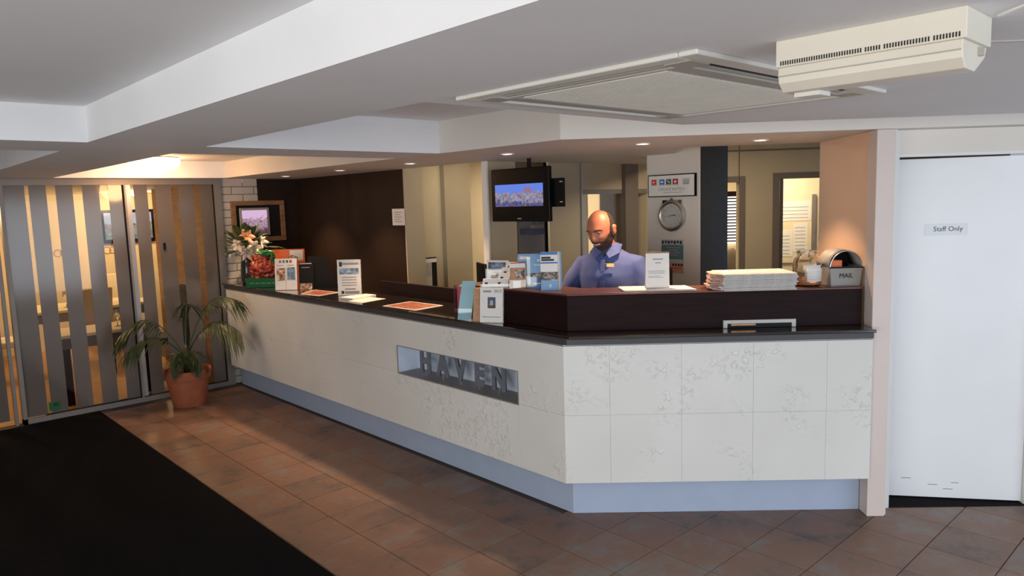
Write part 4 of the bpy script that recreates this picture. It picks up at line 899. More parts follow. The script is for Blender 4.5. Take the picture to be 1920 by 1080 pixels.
# hamper
t = empty('gift_hamper', (2.885, 6.46, ZL), -45, 'green gift box heaped with shiny red cellophane sweets', 'gift hamper')
b_ = MB(); b_.hexa([(-0.155,-0.07,0),(0.155,-0.07,0),(0.155,0.07,0),(-0.155,0.07,0),(-0.165,-0.08,0.085),(0.165,-0.08,0.085),(0.165,0.08,0.085),(-0.165,0.08,0.085)]); b_.build('box', W['green'], t, bevel=0.003)
ln = MB(); [ln.box(-0.12+0.052*i,-0.08+0.052*i,-0.0785,-0.074,0.036,0.046) for i in range(5)]; ln.build('faded_print', mat('pale green print', (0.10,0.26,0.13), 0.5, var=0.1), t)
cel = ramp_mat('red cellophane', [(0.36,(0.05,0.008,0.006)),(0.5,(0.40,0.05,0.03)),(0.62,(0.65,0.22,0.12)),(0.72,(0.85,0.7,0.6))], 28, rough=0.12, bump=0.6)
celg = ramp_mat('green ribbon', [(0.4,(0.01,0.08,0.02)),(0.6,(0.05,0.30,0.08))], 20, rough=0.2)
def lumpy(c, r, seed, amp=0.25, seg=16, ring=10):
    rr = random.Random(seed); mb = MB(); rs = []
    for j in range(1, ring):
        ph = -PI/2+PI*j/ring; rs.append([(c[0]+r[0]*(1+rr.uniform(-amp,amp))*math.cos(ph)*math.cos(2*PI*i/seg), c[1]+r[1]*(1+rr.uniform(-amp,amp))*math.cos(ph)*math.sin(2*PI*i/seg), c[2]+r[2]*(1+rr.uniform(-amp*0.6,amp*0.6))*math.sin(ph)) for i in range(seg)])
    mb.rings(rs); return mb
lumpy((0,0,0.16),(0.155,0.075,0.10),3).build('cellophane', cel, t)
lumpy((-0.03,0,0.24),(0.09,0.05,0.065),4).build('cellophane', cel, t)
lumpy((0.015,-0.01,0.315),(0.075,0.035,0.028),9,0.35).build('bow', celg, t); lumpy((0.09,-0.02,0.26),(0.02,0.02,0.06),11,0.3).build('bow_tail', celg, t)
# orange card behind
t = empty('orange_card', (3.085, 6.415, ZL), -45, 'orange show card standing behind the gift box', 'card')
MB().box(-0.15,0.17,0,0.006,0,0.335).build('card', W['orange'], t); MB().box(0.03,0.155,-0.0012,0,0.23,0.325).build('pale_patch', W['paper'], t)
MB().prism_y([(-0.02,0.2),(0.10,0.2),(0.11,0.26),(0.05,0.285),(0.0,0.25)], -0.002, -0.0008).build('picture', food, t)
MB().prism([(-0.15,0.006),(-0.11,0.006),(-0.11,0.07),(-0.15,0.07)],0,0.1).build('easel', W['orange'], t)
sheet_stand('double_brochure_holder', (2.87, 6.02, ZL), -45, 0.195, 0.275, 'white double brochure holder with food and pool photos', 'brochure holder',
  [(-0.42,-0.04,0.30,0.70,food,'photo'),(0.06,0.42,0.32,0.72,photo,'photo'),(0.34,0.42,0.32,0.72,'lblue','strip'),(-0.40,-0.10,0.78,0.80,'greyink','heading'),(0.08,0.36,0.78,0.80,'greyink','heading'),(-0.005,0.005,0,0.74,'greyink','fold')]+[(-0.3+0.16*i,-0.2+0.16*i,0.87,0.95,m_,'logo_tile') for i, m_ in enumerate(('red','blue','dkgreen','dkred'))], lean=0.03)
sheet_stand('dark_brochure', (3.0046, 5.911, ZL), -45, 0.12, 0.235, 'dark brochure with a red and white base band', 'brochure',
  [(-0.45,0.45,0.0,0.22,food,'photo_band'),(-0.3,0.3,0.80,0.83,'greyink','heading'),(-0.45,0.45,0.95,0.97,'paper','edge')], lean=0.02, paper='blackm')
t = empty('black_display_panel', (3.1127, 5.868, ZL), -45, 'black triangular easel panel behind the dark brochure', 'display panel')
MB().prism_y([(-0.12,0),(0.16,0),(0.07,0.27),(-0.10,0.285)], 0.03, 0.04).build('panel', W['blackm'], t)
MB().prism([(-0.03,0.04),(0.03,0.04),(0.03,0.11),(-0.03,0.11)],0,0.01).build('foot', W['blackm'], t)

# ================================================================== PALM IN POT
t = empty('potted_palm', (2.235, 6.80, 0), 0, 'small palm with arching fronds in a terracotta pot by the glass', 'potted palm')
MB().lathe([(0.135,0.0),(0.142,0.01),(0.178,0.235),(0.182,0.238),(0.184,0.25),(0.198,0.256),(0.207,0.33),(0.202,0.335),(0.188,0.335),(0.178,0.27),(0.001,0.27)], seg=40).build('pot', W['terra'], t, smooth=True, auto=35)
MB().lathe([(0.18,0.272),(0.17,0.29),(0.08,0.3),(0.001,0.302)], seg=24).build('soil', W['soil'], t, smooth=True)
MB().lathe([(0.03,0.29),(0.032,0.36),(0.024,0.46),(0.016,0.55)], seg=12).build('trunk', W['stem'], t, smooth=True)
def frond(az, L, rise, fall, start=0.5, nl=24, leaflen=0.2, seed=1):
    rr = random.Random(seed); ca, sa = math.cos(az), math.sin(az); pts = []
    for i in range(15):
        s = i/14; rad = L*(0.15*s+0.85*s**1.25); z = start*(1-0) + rise*math.sin(min(s*1.25,1)*PI/2) - fall*max(0,s-0.5)**2*4
        pts.append(Vector((ca*rad, sa*rad, z)))
    b_ = MB(); b_.tube(pts, [0.007-0.005*i/14 for i in range(15)], 6)
    for k in range(nl):
        s = 0.36+0.64*k/(nl-1); f = s*14; i = min(int(f),13); p = pts[i].lerp(pts[i+1], f-i); tg = (pts[i+1]-pts[i]).normalized()
        sd = tg.cross(Vector((0,0,1))).normalized()
        for sg in (-1, 1):
            d_ = sd*sg*0.75 + tg*(0.55+0.4*s) + Vector((0,0,-0.15+rr.uniform(-0.15,0.15)))
            LL = leaflen*(0.55+0.75*math.sin(PI*(0.12+0.8*(k/(nl-1)))))*rr.uniform(0.85,1.1)
            leaf_blade(b_, p, d_, LL, 0.0075, droop=0.75, seg=5)
    b_.build('frond', W['palm'], t, smooth=False)
cr_ = math.radians
# image right is (+0.73,-0.68); azimuths chosen in that frame
frond(cr_(-57), 0.58, 0.38, 0.12, 0.42, 26, 0.21, 1)
frond(cr_(-38), 0.50, 0.60, 0.06, 0.40, 24, 0.19, 2)
frond(cr_(158), 0.50, 0.42, 0.14, 0.42, 26, 0.20, 3)
frond(cr_(178), 0.46, 0.26, 0.10, 0.42, 20, 0.16, 4)
frond(cr_(-110), 0.20, 0.20, 0.10, 0.34, 18, 0.12, 5)
frond(cr_(-150), 0.20, 0.18, 0.12, 0.34, 18, 0.12, 6)
frond(cr_(-70), 0.20, 0.18, 0.12, 0.34, 18, 0.12, 7)
frond(cr_(55), 0.26, 0.5, 0.05, 0.42, 18, 0.16, 8)

# ================================================================== MAN BEHIND THE COUNTER
man = empty('person', dn(0.445, 4.58, 0), -45-24, 'balding bearded man in a blue shirt smiling down behind the counter', 'person')
def sm(a, b, x): 
    t_ = min(max((x-a)/(b-a),0),1); return t_*t_*(3-2*t_)
HM = Matrix.Translation((-0.012,-0.105,1.566)) @ Matrix.Rotation(math.radians(-11),4,'Z') @ Matrix.Rotation(math.radians(19),4,'X') @ Matrix.Rotation(math.radians(-4),4,'Y')
def gauss(x, z, cx, cz, sx_, sz_): return math.exp(-((x-cx)/sx_)**2-((z-cz)/sz_)**2)
def head_pt(lon, lat, offs=0.0):
    """lon 0 = face front (-y), positive to +x; lat -90..90"""
    cx = math.cos(lat)*math.sin(lon); cy = -math.cos(lat)*math.cos(lon); cz = math.sin(lat)
    x = 0.077*cx; y = 0.098*cy; z = 0.122*cz
    if z > 0: x *= 1+0.07*sm(0.0,0.09,z)
    if z < 0:
        k = sm(0,-0.12,z); x *= 1-0.20*k
        if cy > 0: y *= 1-0.45*k
        else: y *= 1-0.10*k
    else:
        y *= 1+0.05*(cy>0)*sm(0,0.05,z)
    fr = max(0, -cy)
    y += 0.006*fr*sm(0.02,0.1,z)
    if cy < 0.2:
        front = sm(-0.1, 0.5, -cy)
        dy = 0
        dy += 0.024*gauss(x,z,0,-0.026,0.013,0.020) + 0.013*gauss(x,z,0,0.002,0.009,0.024)
        dy += 0.006*gauss(abs(x),z,0.013,-0.032,0.008,0.009)
        dy += 0.008*gauss(abs(x),z,0.028,0.032,0.022,0.011)
        dy -= 0.010*gauss(abs(x),z,0.030,0.010,0.015,0.013)
        dy += 0.009*gauss(abs(x),z,0.042,-0.026,0.02,0.02)
        dy += 0.007*gauss(x,z,0,-0.052,0.026,0.008) - 0.006*gauss(x,z,0,-0.062,0.026,0.006) + 0.007*gauss(x,z,0,-0.072,0.022,0.008)
        dy -= 0.005*gauss(x,z,0,-0.086,0.03,0.009) + 0.0
        dy += 0.011*gauss(x,z,0,-0.106,0.03,0.018)
        y -= dy*front
    p = Vector((x,y,z))
    if offs:
        p += Vector((cx*0.9,cy,cz*0.7)).normalized()*offs
    return p
NLON, NLAT = 72, 56
hb = MB(); rs = []
for j in range(1, NLAT):
    lat = -PI/2 + PI*j/NLAT
    rs.append([tuple(HM @ head_pt(2*PI*i/NLON, lat)) for i in range(NLON)])
hb.rings(rs)
for sg in (-1, 1):   # ears
    R_ = HM.to_3x3() @ Matrix.Rotation(sg*math.radians(-22),3,'Z')
    hb.ellipsoid(tuple(HM @ Vector((sg*0.080,0.012,-0.008))), (0.009,0.019,0.033), 14, 10, R_)
    hb.ellipsoid(tuple(HM @ Vector((sg*0.083,0.016,0.008))), (0.010,0.020,0.016), 12, 8, R_)
# neck, trunk, arms, legs : closed lofts merged by a voxel remesh into one skin
hb.tube([(0,0.01,1.36),(-0.004,-0.02,1.44),(-0.010,-0.055,1.50),(-0.012,-0.075,1.55)], [0.075,0.062,0.056,0.055], 20)
hb.loft([(0.84,0,0.02,0.15,0.10),(0.93,0,0.02,0.168,0.118),(1.03,0,0.012,0.158,0.118),(1.15,0,0,0.165,0.122),(1.28,0,0,0.178,0.118),(1.36,0,0.008,0.168,0.10),(1.41,0,0.012,0.115,0.075),(1.44,0,0.01,0.06,0.05)], 28)
def arm(mb, sg, ex=0.0):
    sh = Vector((sg*0.168,0.012,1.345)); el = Vector((sg*0.255,-0.01,1.10)); wr = Vector((sg*0.165,-0.19,0.978))
    if sg < 0: el = Vector((-0.275,-0.06,1.13)); wr = Vector((-0.20,-0.20,0.978))
    pts = [sh+Vector((-sg*0.06,0,0.012)), sh, sh.lerp(el,0.35), sh.lerp(el,0.75), el, el.lerp(wr,0.35), el.lerp(wr,0.8), wr]
    mb.tube(pts, [0.045+ex*0.8,0.055+ex*0.7,0.052+ex*0.8,0.047+ex,0.045+ex,0.043+ex,0.034+ex,0.030+ex], 16)
    return el, wr
for sg in (-1, 1):
    el, wr = arm(hb, sg)
    f_ = (wr-el).normalized(); f_ = Vector((f_.x*0.6, f_.y, 0)).normalized(); pc = wr + f_*0.05 + Vector((0,0,-0.008))
    side = Vector((-f_.y, f_.x, 0))
    hb.tube([wr-f_*0.01, wr+f_*0.03, pc+f_*0.015, pc+f_*0.045], [0.028,0.032,0.036,0.030], 12)
    for k, L_ in enumerate((0.062,0.074,0.078,0.070)):
        b0 = pc + f_*0.03 + side*sg*(-0.03+0.020*k)*-1
        hb.tube([b0, b0+f_*L_*0.5+Vector((0,0,0.004)), b0+f_*L_*0.82+Vector((0,0,-0.006)), b0+f_*L_+Vector((0,0,-0.016))], [0.0095,0.009,0.0085,0.007], 8)
    tb = wr + f_*0.02 - side*sg*0.024*-1
    hb.tube([wr+f_*0.015, tb - side*sg*-0.012+f_*0.02, tb - side*sg*-0.02+f_*0.05], [0.014,0.011,0.008], 8)
for sg in (-1, 1):
    hb.loft([(0.03,sg*0.10,0.03,0.04,0.045),(0.10,sg*0.10,0.03,0.042,0.048),(0.30,sg*0.098,0.035,0.058,0.062),(0.48,sg*0.095,0.02,0.062,0.066),(0.70,sg*0.09,0.02,0.08,0.086),(0.90,sg*0.08,0.02,0.088,0.10)], 18)
    hb.tube([(sg*0.10,0.06,0.045),(sg*0.105,-0.04,0.045),(sg*0.112,-0.14,0.035),(sg*0.114,-0.18,0.03)], [0.042,0.045,0.04,0.025], 12)
def remeshed(mb, name, m_, parent, vox, smooth_it=4):
    ob = mb.build(name, m_, None); md = ob.modifiers.new('r','REMESH'); md.mode = 'VOXEL'; md.voxel_size = vox
    s_ = ob.modifiers.new('s','SMOOTH'); s_.iterations = smooth_it; s_.factor = 0.5
    me = bpy.data.meshes.new_from_object(ob.evaluated_get(bpy.context.evaluated_depsgraph_get()))
    bpy.data.objects.remove(ob); me.name = name
    if not me.materials: me.materials.append(m_)
    me.polygons.foreach_set('use_smooth', [True]*len(me.polygons))
    o2 = bpy.data.objects.new(name, me); COL.objects.link(o2); o2.parent = parent; return o2
remeshed(hb, 'body', W['skin'], man, 0.0048, 2)
# shirt
sb = MB()
sb.loft([(0.80,0,0.02,0.185,0.135),(0.93,0,0.015,0.186,0.138),(1.03,0,0.008,0.178,0.138),(1.15,0,-0.004,0.185,0.140),(1.28,0,-0.002,0.196,0.134),(1.35,0,0.006,0.192,0.118),(1.395,0,0.010,0.160,0.098),(1.43,0,0.0,0.098,0.080),(1.447,0,-0.01,0.070,0.070)], 32)
for sg in (-1, 1): arm(sb, sg, 0.019)
so = remeshed(sb, 'shirt', W['shirt'], man, 0.009, 6)
# sculpt soft folds into the cloth
for v in so.data.vertices:
    p = v.co
    k = 0.004*math.sin(18*p.z+9*p.x)*sm(0.1,0.2,abs(p.x)) + 0.003*math.sin(30*(p.x*0.7+p.z))*sm(1.38,1.25,p.z)
    v.co = p + v.normal*k
# collar: two flaps and a stand
cb = MB(); cb.rings([[((0.072+e)*math.cos(2*PI*i/28), 0.0+(0.068+e)*math.sin(2*PI*i/28)-0.012-dy_, z+0.012*math.sin(2*PI*i/28)) for i in range(28)] for e, z, dy_ in ((0.006,1.425,0),(0.0,1.472,0.012),(-0.004,1.472,0.012),(0.0,1.425,0))], cap=False)
cb.build('collar_stand', W['shirtd'], so, smooth=True)
for sg in (-1, 1):
    c_ = MB()
    q = [(sg*0.010,-0.104,1.430),(sg*0.046,-0.134,1.396),(sg*0.098,-0.088,1.425),(sg*0.088,0.0,1.472),(sg*0.060,-0.055,1.486),(sg*0.030,-0.092,1.456)]
    c_.add(q, [(0,1,2,5),(5,2,4),(4,2,3)] if sg > 0 else [(5,2,1,0),(4,2,5),(3,2,4)])
    ob = c_.build('collar_flap', W['shirt'], so); ob.modifiers.new('solid','SOLIDIFY').thickness = 0.005
    ss = ob.modifiers.new('sub','SUBSURF'); ss.levels = 2; ss.render_levels = 2; ss.subdivision_type = 'SIMPLE'
MB().prism_y([(-0.024,1.455),(0.024,1.455),(0.001,1.40)], -0.112, -0.085).build('undershirt', W['tee'], man)
pk = MB(); 
for z0, z1 in ((0.95,1.10),(1.10,1.25),(1.25,1.385)):
    y0 = -0.139 if z0 < 1.2 else -0.134
    pk.hexa([(-0.014,y0-0.004,z0),(0.014,y0-0.004,z0),(0.014,y0+0.02,z0),(-0.014,y0+0.02,z0),(-0.014,y0-(0.004 if z1<1.3 else -0.014),z1),(0.014,y0-(0.004 if z1<1.3 else -0.014),z1),(0.014,y0+0.03,z1),(-0.014,y0+0.03,z1)])
pk.build('placket', W['shirt'], so)
for z in (1.05,1.14,1.23,1.31):
    MB().ellipsoid((0,-0.148+(0.010 if z>1.28 else 0),z),(0.005,0.002,0.005),8,6).build('button', W['shirtd'], so)
bd = empty('name_badge', (0.048,-0.139,1.352), 10); bd.parent = man; bd['label'] = 'small gold name badge'
MB().box(-0.031,0.031,-0.004,0.004,-0.012,0.012).build('plate', W['gold'], bd, bevel=0.002); MB().box(-0.030,-0.016,-0.005,-0.004,-0.010,0.010).build('mark', W['navy'], bd)
# trousers and shoes
tr = MB(); tr.loft([(0.82,0,0.02,0.172,0.125),(0.93,0,0.018,0.178,0.128),(0.97,0,0.015,0.172,0.128)], 28)
for sg in (-1, 1): tr.loft([(0.07,sg*0.10,0.03,0.062,0.07),(0.30,sg*0.098,0.03,0.072,0.078),(0.50,sg*0.095,0.02,0.08,0.085),(0.72,sg*0.09,0.02,0.095,0.102),(0.90,sg*0.082,0.02,0.10,0.115)], 20)
remeshed(tr, 'trousers', W['trouser'], man, 0.014, 4)
for sg in (-1, 1):
    s_ = MB(); s_.rings([[(sg*0.108+rx*math.cos(2*PI*i/16), -0.05+ry*math.sin(2*PI*i/16), z) for i in range(16)] for rx, ry, z in ((0.05,0.145,0.0),(0.054,0.15,0.02),(0.05,0.14,0.06),(0.045,0.09,0.10))]); s_.build('shoe', W['blackm'], man, smooth=True)
# hair: fringe round back and sides; beard; brows; eyes; mouth
def shell(name, m_, cond, offs, parent, nl=200, nt_=150):
    b_ = MB(); idx = {}
    def vid(i, j):
        if (i, j) not in idx:
            lon = -PI+2*PI*i/nl; lat = -PI/2+PI*j/nt_; p = head_pt(lon, lat); o_ = offs(lon, lat, p)
            idx[(i,j)] = len(b_.v); b_.v.append(tuple(HM @ head_pt(lon, lat, o_)))
        return idx[(i,j)]
    for i in range(nl):
        for j in range(1, nt_-1):
            lon = -PI+2*PI*(i+0.5)/nl; lat = -PI/2+PI*(j+0.5)/nt_
            if cond(lon, lat, head_pt(lon, lat)):
                b_.f.append([vid(i,j), vid(i+1,j), vid(i+1,j+1), vid(i,j+1)]); b_.m.append(0)
    ob = b_.build(name, m_, parent, smooth=True); sd = ob.modifiers.new('solid','SOLIDIFY'); sd.thickness = 0.004; sd.offset = -1; return ob
def hair_c(lon, lat, p):
    al = abs(lon)
    top = 0.012 + 0.076*sm(1.25,1.95,al) + 0.002*math.sin(lon*40)
    return al > 1.36 + 0.02*math.sin(p.z*300) and p.z < top and p.z > (-0.085 if al > 2.0 else -0.045) and not (al < 1.75 and p.z < -0.03)
hair = shell('hair', W['hair'], hair_c, lambda a,b,p: 0.0055, man)
hair.modifiers['solid'].thickness = 0.006
def beard_c(lon, lat, p):
    al = abs(lon)
    if al > 1.62: return False
    if p.z < -0.113 - 0.0: return al < 1.2 or True
    mouth = (p.x/0.031)**2 + ((p.z+0.063+0.06*abs(p.x)*-1)/0.0095)**2 < 1
    if mouth: return False
    line = -0.050 + 0.046*sm(0.7,1.38,al) + 0.002*math.sin(lon*30)          # rises to the sideburn
    if al < 0.45: line = -0.043
    return p.z < line
beard = shell('beard', W['beard'], beard_c, lambda a,b,p: 0.006*sm(-0.03,-0.075,p.z)+0.0016, man)
for sg in (-1, 1):
    br = MB(); br.tube([tuple(HM @ Vector((sg*x,y,z))) for x,y,z in ((0.012,-0.1065,0.026),(0.028,-0.103,0.033),(0.045,-0.090,0.031),(0.055,-0.079,0.024))], [0.003,0.0042,0.004,0.002], 8); br.build('eyebrow', W['beard'], man, smooth=True)
    ey = MB(); ey.ellipsoid(tuple(HM @ Vector((sg*0.030,-0.0795,0.009))), (0.012,0.010,0.0035), 14, 8, HM.to_3x3()); ey.build('eye', W['eyew'], man, smooth=True)
    ld = MB(); ld.tube([tuple(HM @ Vector((sg*x,y,z))) for x,y,z in ((0.016,-0.086,0.010),(0.030,-0.0895,0.0155),(0.045,-0.080,0.011))], [0.003,0.0045,0.003], 8); ld.build('eyelid', W['skin'], man, smooth=True)
th_ = MB(); th_.tube([tuple(HM @ Vector((x,-0.0905+5.0*x*x,-0.0605+7.5*x*x))) for x in [-0.024+0.004*i for i in range(13)]], [0.0015]+[0.0042]*11+[0.0015], 8); th_.build('teeth', W['teeth'], man, smooth=True)
lp = MB(); lp.tube([tuple(HM @ Vector((x,-0.0925+5.0*x*x,-0.0685+8.5*x*x))) for x in [-0.026+0.004*i for i in range(14)]], [0.0015]+[0.0034]*12+[0.0015], 8); lp.build('lower_lip', W['lip'], man, smooth=True)

# ================================================================== ROOM BEHIND THE PARTITION
t = empty('wall_shelf', (4.40, 4.33, 1.475), 0, 'short dark wall shelf below the hanging television', 'shelf')
MB().box(-0.12,0.13,0,0.16,0,0.05).build('board', W['darkwood'], t)
t = empty('shelf_plant', (4.43, 4.41, 1.5255), 0, 'small dried flower arrangement on the dark wall shelf', 'plant')
MB().box(-0.07,0.07,-0.04,0.04,0,0.025).build('trough', W['tan'], t)
rnd = random.Random(3)
for k in range(26):
    b_ = MB(); leaf_blade(b_, (rnd.uniform(-0.06,0.06),rnd.uniform(-0.02,0.02),0.02), (rnd.uniform(-0.7,0.7),rnd.uniform(-0.5,0.5),1), rnd.uniform(0.05,0.11), 0.008, 0.2, seg=3)
    b_.build('leaf', W['leafd'] if k % 3 else W['tan'], t)
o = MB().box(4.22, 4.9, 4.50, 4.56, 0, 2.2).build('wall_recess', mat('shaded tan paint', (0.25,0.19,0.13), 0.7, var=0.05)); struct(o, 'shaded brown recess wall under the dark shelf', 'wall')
t = empty('framed_picture', (7.42, 5.9, 1.62), 0, 'wide grey landscape picture on the wall behind the man', 'picture')
MB().box(-0.62,0.62,-0.03,0,0,0.36).build('frame', W['frame'], t); MB().box(-0.60,0.60,-0.034,-0.03,0.015,0.345).build('print', ramp_mat('misty landscape', [(0.35,(0.05,0.055,0.06)),(0.5,(0.14,0.14,0.13)),(0.7,(0.26,0.25,0.22))], 3, stretch=(1,1,4), rough=0.3), t)
t = empty('office_shelf', (7.75, 5.72, 0), 0, 'office shelf with dark boxes right of the man', 'shelf')
MB().box(-0.3,0.3,-0.16,0.16,0,1.30).build('cabinet', W['beige'], t); MB().box(-0.22,0.05,-0.12,0.1,1.30,1.42).build('box', W['dframe'], t); MB().box(0.08,0.25,-0.12,0.1,1.30,1.36).build('box', W['blackm'], t)
t = empty('letter_tray', (3.92, 5.33, 0), 0, 'low board with grey forms at the foot of the cream wall strip', 'notice board')
MB().box(-0.13,0.13,0.05,0.075,0.6,1.27).build('board', W['blackm'], t); MB().box(-0.12,0.07,0.047,0.05,0.62,1.225).build('forms', W['newsp'], t)
p_ = MB(); [p_.box(-0.105+0.022*i,-0.098+0.022*i,0.0455,0.047,1.10,1.215) for i in range(8)]; p_.build('form_lines', W['greyink'], t); MB().box(-0.13,0.13,0.045,0.075,1.225,1.26).build('top_ledge', W['paper'], t)
# office chair behind the man
t = empty('office_chair', (4.12, 3.15, 0), 140, 'black office chair behind the man by the column', 'chair')
for k in range(5):
    a = 2*PI*k/5; MB().tube([(0,0,0.09),(0.26*math.cos(a),0.26*math.sin(a),0.05)], [0.025,0.018], 8).build('leg', W['blackm'], t)
    MB().ellipsoid((0.26*math.cos(a),0.26*math.sin(a),0.026),(0.026,0.026,0.026),10,8).build('castor', W['black'], t)
MB().tube([(0,0,0.08),(0,0,0.45)], 0.025, 10).build('gas_lift', W['black'], t); MB().box(-0.22,0.22,-0.22,0.2,0.45,0.52).build('seat', W['blackm'], t, bevel=0.02); MB().tube([(0,0.2,0.47),(0,0.26,0.6),(0,0.25,0.8)], 0.02, 8).build('spine', W['blackm'], t); MB().box(-0.2,0.2,0.21,0.25,0.68,1.28).build('backrest', W['blackm'], t, bevel=0.02)
# things seen through the two back doorways
t = empty('venetian_blind', dn(2.245, 8.50), -45, 'dark slatted blind before a bright window in the left doorway', 'blind')
MB().box(-0.09,0.16,0,0.04,1.74,1.80).build('head_box', W['darkwood'], t)
MB().box(-0.08,0.15,0.05,0.06,1.20,1.74).build('window_glow', mat('daylit window', (0.8,0.8,0.8), 0.5, var=0.01, emit=(1.0,0.93,0.82), estr=2.2), t)
for k in range(15):
    z = 1.22+0.035*k; MB().hexa([(-0.085,0.0,z),(0.155,0.0,z),(0.155,0.035,z+0.014),(-0.085,0.035,z+0.014),(-0.085,0.0,z+0.003),(0.155,0.0,z+0.003),(0.155,0.035,z+0.017),(-0.085,0.035,z+0.017)]).build('slat', W['darkwood'], t)
t = empty('draped_jacket', dn(1.97, 7.6), -45, 'dark jacket hung over a chair seen through the left doorway', 'jacket')
lumpy((0,0,1.03),(0.17,0.10,0.18),21,0.12).build('jacket', W['dframe'], t, smooth=True); MB().box(-0.16,0.16,-0.1,0.1,0.76,0.87).build('seat_pad', W['tan'], t); [MB().tube([(x,y,0),(x,y,0.78)],0.015,8).build('leg', W['blackm'], t) for x in (-0.14,0.14) for y in (-0.08,0.08)]
t = empty('far_open_door', dn(2.90, 8.28), -45, 'open white glazed door, modelled as a board with sheets, through the right doorway', 'notice board')
MB().box(-0.22,0.22,0,0.01,0.98,1.74).build('board', W['cream'], t); MB().box(0.17,0.21,-0.02,0,0.98,1.74).build('edge', W['frame'], t)  # board and sheets stand in for an open white door with glass panel
for (x0,z0,w_,h_) in ((-0.20,1.05,0.16,0.3),(-0.03,1.10,0.16,0.32),(-0.2,1.45,0.36,0.22)):
    MB().box(x0,x0+w_,-0.003,0,z0,z0+h_).build('sheet', W['paper'], t); q_=MB(); [q_.box(x0+0.02,x0+w_-0.03,-0.004,-0.003,z0+0.04*i+0.03,z0+0.04*i+0.036) for i in range(int(h_/0.04)-1)]; q_.build('writing', W['greyink'], t)

# ================================================================== DINING ROOM
def table(loc, w, d, label, rot=0, h=0.72, cloth='cream', leg='darkwood', apron='dframe'):
    t = empty('dining_table', loc, rot, label, 'table', 'dining tables behind the glass')
    MB().box(-w/2,w/2,-d/2,d/2,h-0.03,h).build('table_top', W[cloth], t, bevel=0.004); MB().box(-w/2+0.02,w/2-0.02,-d/2+0.02,d/2-0.02,h-0.13,h-0.03).build('apron', W[apron], t)
    for x in (-1,1):
        for y in (-1,1): MB().box(x*(w/2-0.06)-0.03,x*(w/2-0.06)+0.03,y*(d/2-0.06)-0.03,y*(d/2-0.06)+0.03,0,h-0.13).build('leg', W[leg], t)
def dchair(loc, rot, label, m_='cream'):
    t = empty('dining_chair', loc, rot, label, 'chair', 'dining chairs behind the glass')
    MB().box(-0.21,0.21,-0.21,0.21,0.40,0.47).build('seat', W[m_], t, bevel=0.015)
    rs = [[(-0.2,0.17+q,z),(0.2,0.17+q,z),(0.2,0.22+q,z),(-0.2,0.22+q,z)] for q, z in ((0,0.45),(0.02,0.6),(0.05,0.8),(0.09,0.97))]
    MB().rings(rs).build('backrest', W[m_], t, bevel=0.01)
    for x in (-0.18,0.18):
        for y in (-0.18,0.18): MB().hexa([(x-0.014,y-0.014,0),(x+0.014,y-0.014,0),(x+0.014,y+0.014,0),(x-0.014,y+0.014,0),(x-0.02,y-0.02,0.4),(x+0.02,y-0.02,0.4),(x+0.02,y+0.02,0.4),(x-0.02,y+0.02,0.4)]).build('leg', W['darkwood'], t)
def glassware(loc, label, s=1.0):
    t = empty('wine_glass', loc, 0, label, 'glass', 'glasses on the dining tables')
    MB().lathe([(0.032*s,0),(0.032*s,0.003),(0.005*s,0.006),(0.004*s,0.08*s),(0.02*s,0.095*s),(0.036*s,0.13*s),(0.032*s,0.18*s),(0.030*s,0.18*s),(0.034*s,0.13*s),(0.001,0.1*s)], seg=16).build('goblet', mat('wine glass', (0.95,0.95,0.95), 0.05, trans=0.9, var=0.01), t, smooth=True)
table((1.80, 7.86, 0.002), 0.80, 0.55, 'cream topped table right behind the glass doors', h=0.66)
table((2.05, 9.55, 0.002), 1.3, 0.8, 'cream topped dining table in the middle of the dining room')
table((0.7, 10.4, 0.002), 0.9, 0.8, 'cream topped dining table near the back wall')
dchair((1.15, 9.2, 0.002), 90, 'cream dining chair left of the middle table'); dchair((1.95, 8.98, 0.002), 180, 'cream dining chair in front of the middle table'); dchair((2.62, 10.35, 0.002), 0, 'cream dining chair behind the middle table')
dchair((2.43, 8.06, 0.002), -90, 'dark dining chair near the timber wall', 'blackm')
glassware((1.85,9.4,0.722), 'wine glass on the middle dining table, left one'); glassware((2.0,9.5,0.722), 'wine glass on the middle dining table, centre one', 1.1); glassware((2.2,9.35,0.722), 'wine glass on the middle dining table, right one')
glassware((1.95,7.80,0.662), 'glass on the table right behind the glass doors', 0.9); glassware((2.05,7.9,0.662), 'second glass on the table behind the glass doors', 0.8)
t = empty('dining_television', (2.99, 11.0, 1.36), 0, 'wide flat television on the cream dining room wall', 'television')
MB().box(-0.34,0.34,-0.05,0,0,0.45).build('casing', W['black'], t); MB().box(-0.30,0.30,-0.053,-0.05,0.05,0.41).build('screen', screen_mat('dining screen', (0.55,0.55,0.62), (0.25,0.22,0.20), (0.18,0.19,0.17), 0.03, 0.43, 0.9, 9), t)
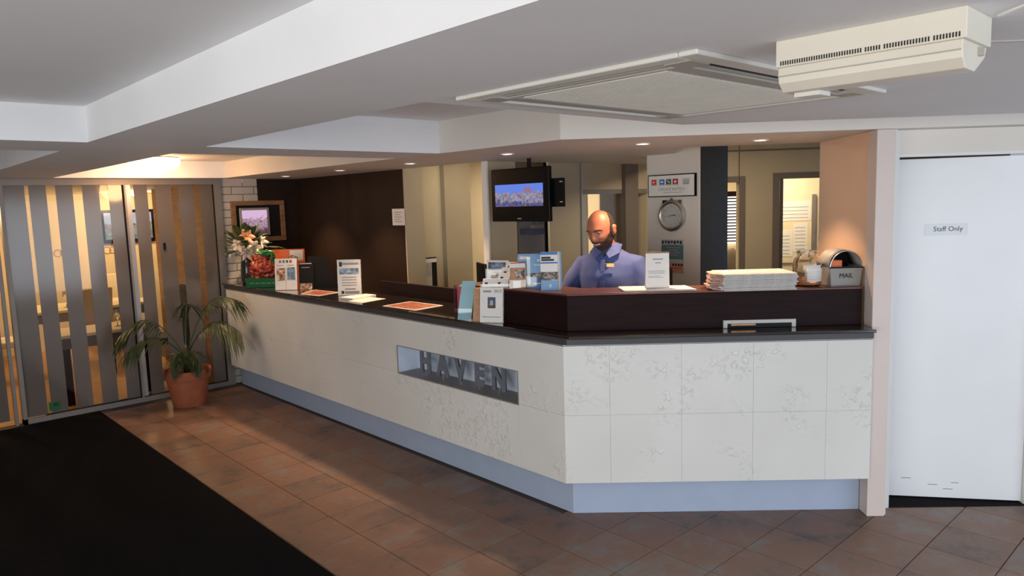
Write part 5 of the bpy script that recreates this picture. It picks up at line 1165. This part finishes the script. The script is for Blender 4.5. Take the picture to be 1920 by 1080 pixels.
for i, (x, n_) in enumerate(((2.2,2),(2.78,3))):
    t = empty('wall_rings', (x, 11.0, 1.27), 0, ['pair of linked ring ornaments on the dining wall', 'three linked ring ornaments under the dining television'][i], 'ornament')
    for k in range(n_):
        MB().tube([(0.075*k-0.075+0.045*math.cos(a), -0.008, 0.045*math.sin(a)) for a in [2*PI*j/20 for j in range(21)]], 0.004, 6).build('ring', W['tan'], t)
def dlamp(x, y, e, lab):
    t = empty('dining_lamp', (x, y, 2.03), 0, lab, 'lamp', 'dining room ceiling lamps')
    MB().lathe([(0.10,0),(0.10,-0.015),(0.08,-0.04),(0.001,-0.05)], seg=20).build('shade', W['warmlamp'], t, smooth=True)
    l = bpy.data.lights.new('dining_lamp_glow', 'POINT'); l.energy = e*1.5; l.color = (1.0,0.66,0.33); l.shadow_soft_size = 0.1
    lo = bpy.data.objects.new('dining_lamp_glow', l); COL.objects.link(lo); lo.parent = t; lo.location = (0,0,-0.15)
dlamp(2.9, 10.2, 22, 'warm dining room lamp nearest the television'); dlamp(0.6, 9.0, 22, 'warm dining room lamp nearest the glass doors'); dlamp(0.2, 9.8, 18, 'warm dining room lamp at the left')
def olamp(x, y, e, lab, col=(1.0,0.82,0.58)):
    t = empty('office_lamp', (x, y, 2.26), 0, lab, 'lamp', 'office ceiling lamps')
    MB().box(-0.28,0.28,-0.10,0.10,-0.02,0).build('diffuser', mat('office diffuser', (0.9,0.88,0.8), 0.5, var=0.01, emit=col, estr=1.5), t)
    l = bpy.data.lights.new('office_lamp_glow', 'AREA'); l.shape='RECTANGLE'; l.size=0.5; l.size_y=0.18; l.energy = e*2.2; l.color = col
    lo = bpy.data.objects.new('office_lamp_glow', l); COL.objects.link(lo); lo.parent = t; lo.location = (0,0,-0.03)
olamp(5.6, 5.1, 14, 'office ceiling lamp behind the glazed partition'); olamp(5.3, 3.2, 6, 'office ceiling lamp behind the steel column'); olamp(4.6, 6.2, 14, 'corridor ceiling lamp behind the cream wall strips')
olamp(4.25, 4.85, 1.2, 'unseen lamp added to brighten the cream wall strips'); olamp(*dn(1.75,7.8)[:2], 5, 'ceiling lamp in the room with the blind'); olamp(*dn(2.6,7.7)[:2], 9, 'ceiling lamp in the room with the open white door')  # lamp by the brown wall end is unseen, added to brighten the strips
